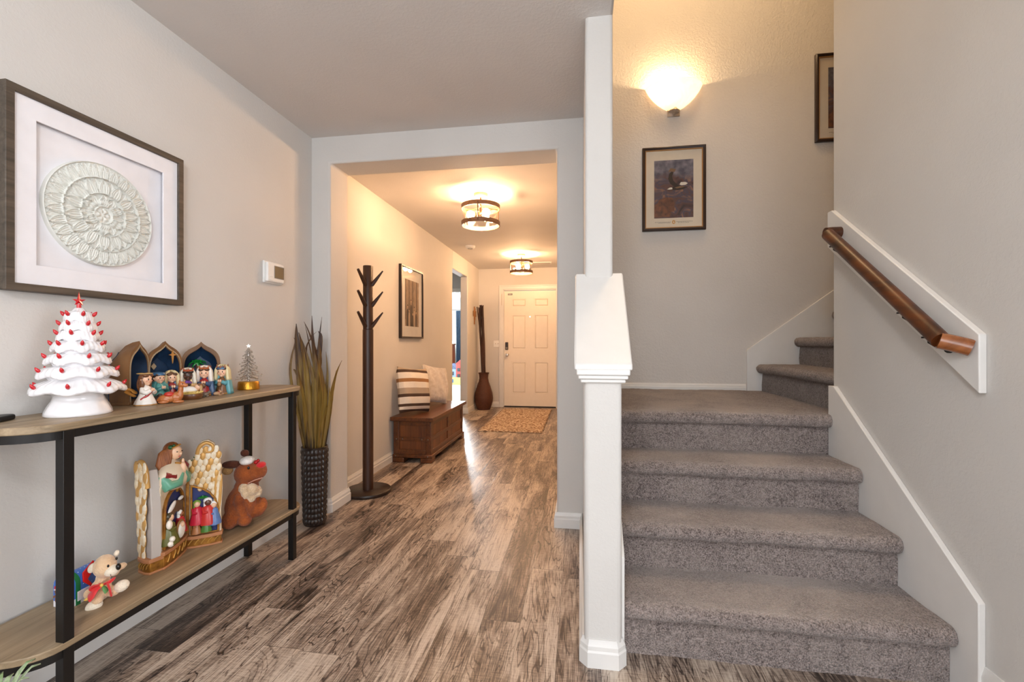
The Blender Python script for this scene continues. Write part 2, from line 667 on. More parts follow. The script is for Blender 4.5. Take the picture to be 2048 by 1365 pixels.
def window(name, frame, w_, h_, cols, y0):
    """frame (O, A, B): the window lies on it from (0,0) to (w,h)."""
    mb = MB()
    f = 0.05
    mb.ring(rect(0, w_, 0, h_), rect(f, w_ - f, f, h_ - f), -0.03, 0.03, frame)
    for k in range(1, cols):
        x = w_ * k / cols
        mb.prism(rect(x - .02, x + .02, f, h_ - f), -.02, .02, frame)
    o = struct(mb, name, M_trim, bev=0.004)
    MB().prism(rect(f, w_ - f, f, h_ - f), -.003, .003, frame).build('pane', M_pane, o, smooth=False)
    return o


window('window_1', ((-4.72, 12.64, 1.13), (1, 0, 0), (0, 0, 1)), 1.17, 0.90, 1, 0)
window('window_2', ((-1.6, -2.36, .45), (1, 0, 0), (0, 0, 1)), 3.8, 1.97, 3, 0)
window('window_3', ((5.06, -2.0, .45), (0, 1, 0), (0, 0, 1)), 2.6, 1.97, 2, 0)

# ---- baseboards
BP = [(0, 0), (.017, 0), (.017, .052), (.013, .058), (.013, .072), (.007, .084), (.005, .092), (0, .092)]


def baseboard(name, path, prof=BP):
    """path runs with the room on its right-hand side."""
    n = len(path)
    P = [Vector(p) for p in path]
    rows = []
    for i in range(n):
        d0 = (P[i] - P[i - 1]).normalized() if i else None
        d1 = (P[i + 1] - P[i]).normalized() if i < n - 1 else None
        ns_ = [Vector((d.y, -d.x)) for d in (d0, d1) if d is not None]
        m = sum(ns_, Vector((0, 0)))
        m.normalize()
        k = 1 / max(0.3, m.dot(ns_[0]))
        rows.append([(P[i].x + m.x * k * a, P[i].y + m.y * k * a, z) for a, z in prof])
    mb = MB().sheet(rows)
    mb.add(rows[0], [tuple(range(len(prof)))])
    mb.add(rows[-1], [tuple(range(len(prof)))[::-1]])
    return struct(mb, name, M_trim, ang=25)


baseboard('baseboard_left', [(XW, -2.28), (XW, YO), (-1.647, YO), (-1.635, YO + .012), (-1.635, YB), (-1.645, YB + .01), (XW, YB + .01), (XW, 6.02), (XW - .12, 6.02)])
baseboard('baseboard_front_left', [(XW - .12, 6.86), (XW, 6.86), (XW, 7.65), (-1.40, 7.65)])
baseboard('baseboard_half_wall', [(0.03, YB + .01), (-.139, YB + .01), (-.139, YO), (0.014, YO), (0.014, 1.594), (0.033, 1.573), (0.124, 1.573), (0.143, 1.594), (0.143, 1.62)])
baseboard('baseboard_hall_right', [(0.021, 7.65), (0.021, YB + .03)])
baseboard('baseboard_right', [(XR, 1.552), (XR, 1.0)], [(a, z * 1.5) for a, z in BP])
baseboard('baseboard_stair_back', [(0.145, YS), (1.208, YS)], [(a, z * .62 + .762) for a, z in BP])

# ---- sloped cap on the half wall
mb = MB()
mb.prism([(1.548, 1.030), (1.555, 1.052), (1.563, 1.057), (1.905, 1.418), (1.905, 1.384), (1.58, 1.030)], -0.019, 0.177, ((0, 0, 0), (0, 1, 0), (0, 0, 1)))
cap = struct(mb, 'trim_half_wall_cap', M_trim, bev=0.006, seg=3)
mb = MB()
for (d, z0, z1) in ((.026, 1.012, 1.032), (.02, .998, 1.012), (.012, .985, .998)):
    mb.box(0.014 - d, 0.143 + d, 1.573 - d, 1.62, z0, z1)
for (d, z0, z1) in ((.026, -.036, -.014), (.014, -.055, -.036)):
    k = (1.384 - 1.030) / (1.905 - 1.58)
    for x0, x1 in ((0.014 - d, 0.014), (0.143, 0.143 + d)):
        mb.prism([(1.60, 1.052 + z0), (1.60, 1.052 + z1), (1.885, 1.052 + z1 + .285 * k), (1.885, 1.052 + z0 + .285 * k)], x0, x1, ((0, 0, 0), (0, 1, 0), (0, 0, 1)))
mb.build('moulding', M_trim, cap, bev=0.004, seg=2)

# ---- skirt boards of the stairs and the rail backing board
mb = MB().prism([(1.552, 0), (1.552, .328), (2.335, .915), (2.382, .915), (2.382, 0)], XR - .020, XR, ((0, 0, 0), (0, 1, 0), (0, 0, 1)))
struct(mb, 'trim_stair_right', M_trim, bev=0.003)
mb = MB().prism([(1.60, 0), (1.60, .37), (2.42, 1.0), (2.42, 0)], 0.143, 0.155, ((0, 0, 0), (0, 1, 0), (0, 0, 1)))
struct(mb, 'trim_stair_left', M_trim, bev=0.003)
mb = MB().prism([(1.212, .70), (1.212, 1.072), (3.3, 2.62), (3.3, .70)], -YS, -YS + .016, ((0, 0, 0), (1, 0, 0), (0, 0, 1)))
struct(mb, 'trim_stair_back', M_trim, bev=0.003)
mb = MB().prism([(1.548, .969), (1.548, 1.150), (2.35, 1.762), (2.384, 1.762), (2.384, 1.592)], XR - .022, XR, ((0, 0, 0), (0, 1, 0), (0, 0, 1)))
struct(mb, 'trim_rail_board', M_trim, bev=0.003)

# ---- carpeted stairs
stairs = thing('staircase', 'carpeted grey-brown staircase climbing to a landing behind the white half wall', 'staircase', (0, 0, 0))


def step_profile(y0, zb, z1, run, fill=0.03):
    """(depth, z) outline of a carpeted step with a rolled nose; depth grows away from the viewer"""
    P = [(y0, zb), (y0, zb + .05), (y0, z1 - .085), (y0 + .004, z1 - .066), (y0 - .008, z1 - .062)]
    for k in range(9):
        a = -pi / 2 - pi * k / 8 * 0.98
        P.append((y0 - .016 + .030 * cos(a), z1 - .031 + .031 * sin(a)))
    for k in range(1, 9):
        P.append((y0 + run * k / 8, z1 - .001))
    P.append((y0 + run, zb))
    return P


def step(name, prof, x0, x1, swap=False, skew=0.0):
    rnd = random.Random(int(prof[0][0] * 1000))
    n = 60
    rows = []
    for i in range(n + 1):
        x = x0 + (x1 - x0) * i / n
        ed = min(x - x0, x1 - x)
        pull = 0.012 * max(0, 1 - ed / 0.015) ** 2
        r = []
        for (d, z) in prof:
            j = 0.0022
            wob = 0.003 * sin(x * 9 + d * 14) + 0.002 * sin(x * 23 + z * 31)
            dd, zz = d + rnd.uniform(-j, j) + wob * .5, z + rnd.uniform(-j, j) * .7
            if z > prof[0][1] + .06:
                zz += wob * .4 - pull * .3
                if d < prof[0][0]:
                    dd += pull
            if z <= prof[0][1] + 1e-6:
                zz = z
            r.append((dd, x, zz) if swap else (x, dd, zz))
        rows.append(r)
    mb = MB().sheet(rows)
    mb.add(rows[0], [tuple(range(len(prof)))])
    mb.add(rows[-1], [tuple(range(len(prof)))[::-1]])
    return mb.build(name, M_carpet, stairs, ang=75)


RY = [1.655, 1.90, 2.14, 2.385]
TZ = [.200, .390, .580, .775]
for k in range(4):
    zb = 0 if k == 0 else TZ[k - 1] - .01
    run = (RY[k + 1] - RY[k] + .02) if k < 3 else (YS - .02 - RY[3])
    step('carpeted_step', step_profile(RY[k], zb, TZ[k], run), 0.156, XR - .021 if k < 3 else XR - .005)
for k, (x, z) in enumerate(((1.315, .968), (1.565, 1.160), (1.815, 1.352), (2.065, 1.544))):
    step('carpeted_step', step_profile(x, z - .20, z, .27), 2.385, YS - .018, swap=True)
# landing strip that carries on under the upper flight
MB().box(XR - .02, 1.34, 2.385, YS - .018, .55, .772).build('carpeted_landing', M_carpet, stairs)

# ------------------------------------------------------------------ handrail
hr = thing('handrail', 'round stained wooden handrail on the right stair wall with returned ends', 'handrail', (XR - .022, 1.6, 1.0))
RX = -.058           # rail axis, measured from the board face


def railp(x, y, z):
    return (x, y - 1.6, z - 1.0)


lo, hi = Vector(railp(RX, 1.610, 1.132)), Vector(railp(RX, 2.262, 1.628))
MB().tube([hi + (lo - hi) * t for t in [0, .25, .5, .75, 1]], .0265, 20).build('rail', M_rail, hr, ang=50)
MB().tube([hi + Vector((-.004, .012, .008)), hi + Vector((.02, .014, .010)), (0, hi.y + .014, hi.z + .010)], [.0262, .0265, .0265], 20).build('upper_return', M_rail, hr, ang=50)
e2 = Vector((0, 1.574 - 1.6, 1.108 - 1.0))
o = MB().tube([lo + Vector((-.006, 0, 0)), lo * .5 + e2 * .5, e2], .0265, 20).build('lower_return', M_raile, hr, ang=50)
o['label'] = 'lighter glossy wooden end turned to the wall'
for t in (.08, .75, .93):
    p = lo + (hi - lo) * (1 - t)
    mb = MB().tube([(0, p.y, p.z - .055), (RX * .6, p.y, p.z - .055), (RX, p.y, p.z - .04), (RX, p.y, p.z - .02)], .007, 10)
    mb.tube([(0, p.y, p.z - .055), (-.005, p.y, p.z - .055)], .022, 14)
    mb.box(RX - .012, RX + .012, p.y - .02, p.y + .02, p.z - .028, p.z - .022)
    mb.build('bracket', M_black, hr)

# ------------------------------------------------------------------ sconce on the stairwell wall
M_nickel = mat('brushed_nickel', C(190, 175, 160), 0.3, 0.9)
M_alab = NT('lit_alabaster_glass')
M_alab.b.inputs['Roughness'].default_value = 0.3
tc_ = M_alab.n('ShaderNodeTexCoord')
nz_ = M_alab.n('ShaderNodeTexNoise')
nz_.inputs['Scale'].default_value = 7
nz_.inputs['Detail'].default_value = 3
nz_.inputs['Distortion'].default_value = 2
M_alab.l(tc_.outputs['Object'], nz_.inputs['Vector'])
M_alab.l(M_alab.ramp(nz_.outputs['Fac'], [(.35, C(250, 236, 205)), (.65, C(232, 205, 160))]), M_alab.b.inputs['Base Color'])
trl = M_alab.n('ShaderNodeBsdfTranslucent')
trl.inputs[0].default_value = (1.0, .93, .8, 1)
mxs = M_alab.n('ShaderNodeMixShader')
mxs.inputs[0].default_value = 0.45
M_alab.l(M_alab.b.outputs[0], mxs.inputs[1])
M_alab.l(trl.outputs[0], mxs.inputs[2])
M_alab.b.inputs['Emission Color'].default_value = (1.0, .74, .42, 1)
M_alab.b.inputs['Emission Strength'].default_value = 1.1
M_alab.l(mxs.outputs[0], M_alab.out.inputs['Surface'])
M_alab = M_alab.m
sx, sz = .697, 3.05
sc_ = thing('wall_sconce', 'lit alabaster glass bowl sconce on the stairwell wall above the eagle print', 'wall lamp', (sx, YS, sz))
prof = [(.004, -.185), (.035, -.178), (.075, -.156), (.115, -.125), (.152, -.088), (.182, -.048), (.199, -.016), (.206, 0), (.202, .004), (.194, -.014),
        (.176, -.048), (.146, -.086), (.110, -.121), (.071, -.150), (.032, -.171), (.003, -.178)]
mb = MB()
mb.M = Matrix.Diagonal((1, .66, 1, 1))
mb.lathe(prof, 48, (0, 0, 0), None, pi, 2 * pi).build('glass_bowl', M_alab, sc_, ang=60)
mb = MB().box(-.045, .045, -.012, 0, -.22, -.06)
mb.tube([(0, -.01, -.195), (0, -.05, -.197), (0, -.075, -.19)], .012, 12)
mb.ball((0, -.02, -.188), (.042, .04, .014))
mb.tube([(0, -.03, -.2), (0, -.03, -.215)], .006, 8)
mb.build('bracket', M_nickel, sc_, bev=.003)
mb = MB().ball((-.045, -.055, -.085), (.026, .026, .04))
mb.build('bulb', emit_mat('sconce_bulb_glow', (1, .8, .5, 1), 20), sc_)
light('sconce_light', 'POINT', (sx - .045, YS - .06, sz - .035), 17, (1.0, .68, .36), .024)

# ------------------------------------------------------------------ hall ceiling lights
M_bronze = mat('bronze_metal', C(92, 66, 46), 0.4, 0.6)
M_woodring = wood_mat('ring_wood_finish', C(80, 52, 32), C(130, 92, 62), 'X', 0.5, 1, 0.1)
M_bulb = emit_mat('warm_bulb_glow', (1.0, .59, .30, 1), 470)
M_clear = glass_mat('clear_glass', (.985, .98, .97, 1), 0.0, .03, .25)
M_canopy = mat('light_canopy_metal', C(190, 160, 130), 0.4, 0.4)


def drum_light(label, x, y, rz, three=True):
    t = thing('ceiling_light', label, 'ceiling lamp', (x, y, ZH), rz, 'ring drum lights on the hall ceiling')
    MB().lathe([(.0, 0), (.062, 0), (.062, -.016), (.055, -.026), (.02, -.032), (0, -.032)], 32).build('canopy', M_canopy, t)
    MB().tube([(0, 0, -.03), (0, 0, -.112)], .007, 12).build('stem', M_bronze, t)
    R = .168
    for nm, z in (('upper_ring', -.118), ('lower_ring', -.262)):
        prof = [(R - .008, -.018), (R, -.018), (R, .018), (R - .008, .018), (R - .008, -.018)]
        MB().lathe(prof, 56, (0, 0, z), caps=False).build(nm, M_woodring, t, ang=30)
    for k in range(3):
        a = 2 * pi * k / 3 + .2
        MB().box(R * cos(a) - .004, R * cos(a) + .004, R * sin(a) - .004, R * sin(a) + .004, -.27, -.11).build('rod', M_bronze, t)
    mb = MB()
    for k in range(3):
        a = 2 * pi * k / 3 + .2
        mb.tube([(0, 0, -.118), ((R - .004) * cos(a), (R - .004) * sin(a), -.118)], .005, 8)
    mb.build('spokes', M_bronze, t)
    MB().lathe([(R - .014, -.255), (R - .014, -.125)], 48, caps=False).build('glass_cylinder', M_clear, t)
    for k in range(3):
        a = 2 * pi * k / 3 + .9
        mb = MB().tube([(.012 * cos(a), .012 * sin(a), -.175), (.05 * cos(a), .05 * sin(a), -.178)], .017, 14)
        mb.tube([(0, 0, -.118), (0, 0, -.18)], .01, 10)
        s = mb.build('socket', M_bronze, t)
        c = (.088 * cos(a), .088 * sin(a), -.182)
        MB().ball(c, (.034, .034, .034), 12, 8).build('bulb', M_bulb, s)
    return t


drum_light('round ring ceiling light nearest the wide opening, larger of the two in view', -.855, 3.78, .4)
drum_light('round ring ceiling light farther down the hall, close to the front door', -.85, 6.45, 1.3)

M_dome = emit_mat('added_globe_glow', (.93, .965, 1.0, 1), 66)  # unseen lamp added to light the room from above, hung low for the ceiling
dl = thing('added_globe_light', 'round white globe lamp added out of view to light the living room', 'ceiling lamp', (-.25, -.55, ZC))
MB().lathe([(0, 0), (.07, 0), (.07, -.02), (.06, -.03), (0, -.03)], 32).build('canopy', M_nickel, dl)
MB().tube([(0, 0, -.03), (0, 0, -.20)], .008, 10).build('stem', M_nickel, dl)
MB().ball((0, 0, -.33), (.14, .14, .14), 20, 14).build('glass_globe', M_dome, dl)
M_dome2 = emit_mat('added_dome_glow', (1.0, .68, .37, 1), 70)  # unseen dome lamp added to bring warm light into the stairwell
dl = thing('added_dome_light', 'round dome lamp added out of view to warm the light in the stairwell', 'ceiling lamp', (.75, 2.75, 4.7))
MB().lathe([(0, 0), (.21, 0), (.21, -.02), (.2, -.025), (0, -.025)], 40).build('rim', M_nickel, dl)
MB().lathe([(.19, -.026), (.17, -.05), (.12, -.075), (.06, -.088), (.001, -.092)], 32, caps=False).build('glass_dome', M_dome2, dl)

sd = thing('smoke_detector', 'round white smoke detector on the hall ceiling between the two lights', 'smoke detector', (-1.45, 5.78, ZH))
MB().lathe([(0, 0), (.065, 0), (.066, -.012), (.06, -.03), (.045, -.038), (0, -.038)], 32).build('body', M_white, sd)
MB().lathe([(.034, -.0385), (.036, -.042), (.026, -.042), (.024, -.0385)], 24, caps=False).build('sensor_ring', mat('grey_plastic', C(170, 168, 165), .5), sd)
ve = thing('ceiling_vent', 'white slatted air vent on the hall ceiling near the front door', 'vent', (-.62, 7.2, ZH))
MB().ring(rect(-.17, .17, -.085, .085), rect(-.14, .14, -.06, .06), 0, .008, ((0, 0, 0), (1, 0, 0), (0, -1, 0))).build('frame', M_white, ve)
mb = MB()
for k in range(7):
    y = -.054 + .018 * k
    mb.add([(-.14, y - .006, 0), (.14, y - .006, 0), (.14, y + .006, -.008), (-.14, y + .006, -.008)], [(0, 1, 2, 3)])
mb.build('slats', M_white, ve, solid=.001)

# ------------------------------------------------------------------ front door
M_door = mat('door_paint', C(240, 230, 216), 0.4, col2=C(237, 227, 213), bump=.03, bs=40)
d1 = thing('door_1', None, None, (-1.312, 7.668, 0), 0, kind='structure')
W_, H_ = .918, 2.028
mb = MB()
mb.box(0, W_, .012, .045, .022, H_)
cols_ = ((.125, .40), (.518, .793))
rows_ = ((.23, .80), (1.0, 1.62), (1.74, 1.905))
# stiles and rails stand proud of the recessed panels
xs = [0, .125, .40, .518, .793, W_]
zs = [.022, .23, .80, 1.0, 1.62, 1.74, 1.905, H_]
for i in range(len(xs) - 1):
    for j in range(len(zs) - 1):
        if i in (1, 3) and j in (1, 3, 5):
            continue
        mb.box(xs[i], xs[i + 1], -.004, .012, zs[j], zs[j + 1])
slab = mb.build('slab', M_door, d1, smooth=False)
for a, b in cols_:
    for c_, d_ in rows_:
        mb = MB().ring(rect(a, b, c_, d_), rect(a + .022, b - .022, c_ + .022, d_ - .022), -.012, .0025, ((0, 0, 0), (1, 0, 0), (0, 0, 1)))
        i0 = .042
        A = rect(a + .026, b - .026, c_ + .026, d_ - .026)
        B = rect(a + i0, b - i0, c_ + i0, d_ - i0)
        mb.add([(x, .012, z) for x, z in A] + [(x, -.001, z) for x, z in B],
               [(0, 1, 5, 4), (1, 2, 6, 5), (2, 3, 7, 6), (3, 0, 4, 7), (4, 5, 6, 7)])
        mb.build('panel', M_door, slab, bev=.0015, ang=20)
mb = MB().box(.02, .075, -.03, -.004, 1.0, 1.135)
kp = mb.build('keypad_lock', mat('satin_nickel_dark', C(120, 105, 92), .35, .7), d1, bev=.012, seg=3)
MB().box(.027, .068, -.032, -.029, 1.05, 1.128).build('keypad_face', mat('dark_keypad', C(48, 38, 34), .3), kp, bev=.004)
MB().lathe([(0, .0), (.014, 0), (.014, .012), (0, .012)], 16, (.0475, -.034, 1.025)).build('thumb_turn', M_nickel, kp)
mb = MB()
mb.M = Matrix.Translation((.052, -.004, .915)) @ Matrix.Rotation(pi / 2, 4, 'X')
mb.lathe([(.0, 0), (.034, 0), (.034, .006), (.014, .012), (.012, .03), (.026, .04), (.030, .055), (.022, .066), (0, .068)], 28)
kb = mb.build('door_knob', mat('polished_nickel', C(230, 220, 208), .2, .6), d1)
mb = MB()
mb.M = Matrix.Translation((.052, -.0722, .915)) @ Matrix.Rotation(pi / 2, 4, 'X')
mb.lathe([(0, 0), (.008, 0), (.008, .002), (0, .002)], 12)
mb.build('keyhole', M_black, kb)
mb = MB()
mb.M = Matrix.Translation((.455, -.004, 1.575)) @ Matrix.Rotation(pi / 2, 4, 'X')
mb.lathe([(0, 0), (.012, 0), (.012, .004), (.006, .006), (0, .005)], 16)
mb.build('peephole', emit_mat('daylight_in_peephole', (.9, .9, 1, 1), 1.2), d1)
mb = MB().box(.065, .145, -.006, -.0035, 1.955, 1.985)
st = mb.build('sticker', M_black, d1, bev=.001)
mb = MB()
for k in range(5):
    mb.box(.072 + .013 * k, .080 + .013 * k, -.0066, -.0059, 1.972, 1.979)
mb.box(.072, .138, -.0066, -.0059, 1.962, 1.966)
mb.build('sticker_print', M_white, st, smooth=False)
for z in (.25, 1.03, 1.8):
    MB().tube([(W_ + .004, -.006, z - .05), (W_ + .004, -.006, z + .05)], .007, 10).build('hinge', M_nickel, d1)
MB().box(.0, W_, -.002, .05, .004, .024).build('door_sweep', M_black, d1)
MB().box(-.033, .955, -.02, .1, 0, .006).build('threshold', mat('bronze_threshold', C(70, 58, 48), .5, .4), d1)
mb = MB()
fr = ((-1.345, 7.65, 0), (1, 0, 0), (0, 0, 1))
for a0, a1, b0, b1 in ((-.055, .02, 0, 2.13), (.94, 1.015, 0, 2.13), (.02, .94, 2.055, 2.13)):
    mb.prism(rect(a0, a1, b0, b1), 0, .018, fr)
for a0, a1, b0, b1 in ((-.045, -.03, 0, 2.12), (.99, 1.005, 0, 2.12), (-.03, .99, 2.105, 2.12)):
    mb.prism(rect(a0, a1, b0, b1), .018, .023, fr)
for a0, a1, b0, b1 in ((0.0, .03, 0, 2.055), (.935, .96, 0, 2.055), (.03, .935, 2.036, 2.055)):
    mb.prism(rect(a0, a1, b0, b1), -.1, 0.0, fr)
struct(mb, 'trim_front_door', M_trim, bev=.003)
dc = thing('door_chain', 'small door chain with bead hanging on the trim left of the front door', 'chain', (-1.349, 7.622, 1.99))
MB().ball((0, 0, 0), (.012, .01, .022)).build('bead', M_white, dc)
mb = MB()
for k in range(14):
    mb.ball((.002 * (k % 2), .0, -.03 - .0135 * k), (.004, .004, .0075), 8, 6)
mb.build('links', M_nickel, dc)

sw = thing('light_switch', 'white double light switch plate left of the front door', 'light switch', (-1.44, 7.65, 1.105))
MB().box(-.058, .058, -.007, 0, -.058, .058).build('plate', M_white, sw, bev=.003)
for x in (-.023, .023):
    MB().box(x - .005, x + .005, -.017, -.006, -.004, .012).build('toggle', M_nickel, sw, bev=.001)
ol = thing('wall_outlet', 'white electrical outlet low on the hall wall behind the wicker vase', 'outlet', (XW, 7.44, .36))
MB().box(0, .006, -.035, .035, -.058, .058).build('plate', M_white, ol, bev=.002)
for z in (-.022, .022):
    MB().box(.005, .008, -.016, .016, z - .014, z + .014).build('receptacle', M_trim, ol, bev=.002)

M_crossw = wood_mat('cross_wood', C(110, 72, 36), C(176, 126, 74), 'Z', .5, 1, .1)
cr = thing('wall_cross', 'small carved wooden cross on the hall wall beside the bedroom opening', 'cross', (XW, 7.30, 1.585))
MB().box(.002, .014, -.024, .024, -.15, .15).build('upright', M_crossw, cr, bev=.004)
MB().box(.004, .018, -.085, .085, .005, .045).build('crossbar', M_crossw, cr, bev=.004)
MB().box(.012, .024, -.012, .012, -.08, .12).build('inner_upright', M_crossw, cr, bev=.003)
for s_ in (-1, 1):
    MB().box(.006, .018, s_ * .085 - .012, s_ * .085 + .012, -.02, .075).build('arm_end', M_crossw, cr, bev=.004)

# ------------------------------------------------------------------ woven vase with dark sticks by the door
M_wick = mat('brown_wicker', C(92, 46, 22), .6, col2=C(54, 26, 13), ns=60, sc=(1, 1, 6), bump=.6, bs=90, bd=.004)
fv = thing('wicker_vase', 'tall brown wicker floor vase in the corner left of the front door', 'vase', (-1.605, 7.33, 0))
prof = []
K = 60
shape = [(.105, 0), (.125, .05), (.150, .14), (.155, .20), (.145, .28), (.115, .38), (.083, .47), (.072, .53), (.078, .59), (.092, .62)]
for k in range(K + 1):
    z = .62 * k / K
    for a, b in zip(shape, shape[1:]):
        if a[1] <= z <= b[1] + 1e-9:
            t = (z - a[1]) / (b[1] - a[1])
            r = a[0] + (b[0] - a[0]) * t
            break
    prof.append((r + (.003 if k % 2 else 0), z))
prof += [(.08, .615), (.07, .56), (.07, .50)]
MB().lathe(prof, 40, rf=lambda a, z: 1 + .012 * sin(20 * a + 60 * z)).build('body', M_wick, fv, ang=60)
MB().lathe([(.070, .52), (.069, .54), (0, .54)], 24, caps=False).build('inner_mouth', M_black, fv)
rs = random.Random(3)
M_stick = mat('dark_stick_bark', C(66, 34, 18), .6, col2=C(34, 18, 12), ns=8, sc=(1, 1, .2))
sk = thing('stick_bundle', 'bundle of tall dark brown sticks standing in the wicker vase', 'dried sticks', (-1.605, 7.33, .1))
for k in range(18):
    a = rs.uniform(0, 2 * pi)
    r0 = .042 * sqrt(rs.random())
    x0, y0 = r0 * cos(a), r0 * sin(a)
    x1, y1 = -.055 + rs.uniform(-.045, .045), rs.uniform(-.03, .04)
    top = 1.62 + rs.uniform(-.02, .05)
    pts = []
    for j in range(9):
        t = j / 8
        bend = .014 * sin(pi * t * 2 + k) * t
        pts.append((x0 * (1 - t) + x1 * t + bend, y0 * (1 - t) + y1 * t, top * t))
    MB().tube(pts, [.011 - .003 * j / 8 for j in range(9)], 8).build('stick', M_stick, sk)

# ------------------------------------------------------------------ entry rug
t = NT('woven_rug')
tc = t.n('ShaderNodeTexCoord')
v = t.n('ShaderNodeTexVoronoi')
v.inputs['Scale'].default_value = 30
mp = t.n('ShaderNodeMapping')
mp.inputs['Scale'].default_value = (1, 1.5, 1)
t.l(tc.outputs['Object'], mp.inputs[0])
t.l(mp.outputs[0], v.inputs['Vector'])
nn = t.n('ShaderNodeTexNoise')
nn.inputs['Scale'].default_value = 25
t.l(tc.outputs['Object'], nn.inputs['Vector'])
k_ = t.math('ADD', v.outputs['Distance'], t.math('MULTIPLY', nn.outputs['Fac'], .5))
t.l(t.ramp(k_, [(.42, C(230, 212, 188)), (.68, C(204, 180, 152)), (.84, C(140, 108, 84))]), t.b.inputs['Base Color'])
t.b.inputs['Roughness'].default_value = .95
t.bump(t.math('SUBTRACT', 1.0, v.outputs['Distance']), .9, .01)
M_rug = t.m
mb = MB()
rr = random.Random(5)
rows = []
for j in range(41):
    row = []
    for i in range(21):
        edge = i in (0, 20) or j in (0, 40)
        row.append((-1.285 + .82 * i / 20 + rr.uniform(-.003, .003), 5.50 + 1.93 * j / 40 + rr.uniform(-.003, .003), .004 if edge else .013 + rr.uniform(-.0015, .0015)))
    rows.append(row)
mb.sheet(rows)
rg = mb.build('rug', M_rug, solid=.006, ang=80)
tag(rg, 'beige woven runner rug on the wood floor in front of the entry door', 'rug')

# ------------------------------------------------------------------ coat rack
M_espresso = wood_mat('espresso_wood', C(40, 22, 13), C(70, 40, 24), 'Z', .4, .8, .05)
M_espbase = wood_mat('espresso_base_wood', C(28, 17, 12), C(46, 29, 20), 'X', .35, .8, .05)
ck = thing('coat_rack', 'dark brown standing coat rack with round base beside the wide opening', 'coat rack', (-1.575, 3.135, 0))
MB().lathe([(0, 0), (.164, 0), (.168, .004), (.168, .022), (.164, .026), (0, .026)], 56).build('base', M_espbase, ck, ang=50)
MB().lathe([(0, .026), (.039, .026), (.039, 1.222), (.034, 1.226), (0, 1.226)], 32).build('lower_pole', M_espresso, ck)
MB().lathe([(0, 1.226), (.0365, 1.226), (.0365, 1.698), (.034, 1.702), (0, 1.702)], 32).build('upper_pole', M_espresso, ck)
for z in (1.245, 1.40, 1.555):
    for az, ln, r0, r1 in ((-.05, .085, .012, .005), (-1.72, .085, .014, .010)):
        c_, s_ = cos(az), sin(az)
        pts = [(.03 * c_, .03 * s_, z), (.06 * c_, .06 * s_, z + .035), ((.036 + ln) * c_, (.036 + ln) * s_, z + .105)]
        MB().tube(pts, [r0 * 1.25, r0 * 1.1, r1], 6).build('peg', M_espresso, ck, bev=.001)

# ------------------------------------------------------------------ storage chest bench
M_chest = wood_mat('dark_reclaimed_wood', C(58, 28, 10), C(112, 62, 26), 'Y', .38, .6, .25, coat=.15)
M_chestp = wood_mat('chest_panel_wood', C(72, 36, 13), C(128, 72, 32), 'Z', .42, .6, .2, coat=.1)
M_bolt = mat('iron_bolt', C(120, 110, 100), .4, .8)
cx0, cx1, cy0, cy1, ch = -1.742, -1.372, 3.975, 5.115, .43
ct = thing('storage_chest', 'dark wooden storage chest bench with panelled sides against the hall wall', 'chest', (cx0, cy0, 0))
L_, D_ = cy1 - cy0, cx1 - cx0
MB().box(.012, D_ - .012, .012, L_ - .012, .06, .395).build('body', M_chestp, ct, bev=.003)
mb = MB()
for x in (-.0, D_ - .055):
    for y in (0, L_ - .055):
        mb = MB().box(x, x + .055, y, y + .055, 0, .395)
        mb.build('corner_post', M_chest, ct, bev=.004)
for y0, y1, x0, x1 in ((0, .0, .055, D_ - .055),):
    for yy in (0.002, L_ - .02):
        for z0, z1 in ((.345, .393), (.20, .235), (.055, .12)):
            MB().box(x0, x1, yy, yy + .018, z0, z1).build('end_rail', M_chest, ct, bev=.003)
for z0, z1 in ((.345, .393), (.20, .238), (.055, .12)):
    MB().box(D_ - .02, D_ - .002, .055, L_ - .055, z0, z1).build('front_rail', M_chest, ct, bev=.003)
MB().box(D_ - .019, D_ - .003, L_ * .5 - .028, L_ * .5 + .028, .12, .345).build('front_stile', M_chest, ct, bev=.003)
mb = MB().box(-.004, D_ + .014, -.014, L_ + .014, .045, .075)
for x, y in ((-.004, -.014), (D_ - .10, -.014), (-.004, L_ - .09), (D_ - .10, L_ - .09)):
    mb.box(x, x + .114, y, y + .104, 0, .045)
mb.build('plinth', M_chest, ct, bev=.006)
MB().box(-.012, D_ + .034, -.052, L_ + .034, .395, ch).build('lid', M_chest, ct, bev=.004)
for x, z in ((.09, .217), (D_ - .09, .217), (.03, .217), (D_ - .03, .217), (.028, .06), (D_ - .028, .06)):
    mb = MB()
    mb.ball((x, 0 if z > .1 else -.014, z), (.007, .004, .007), 10, 6)
    mb.build('bolt', M_bolt, ct)


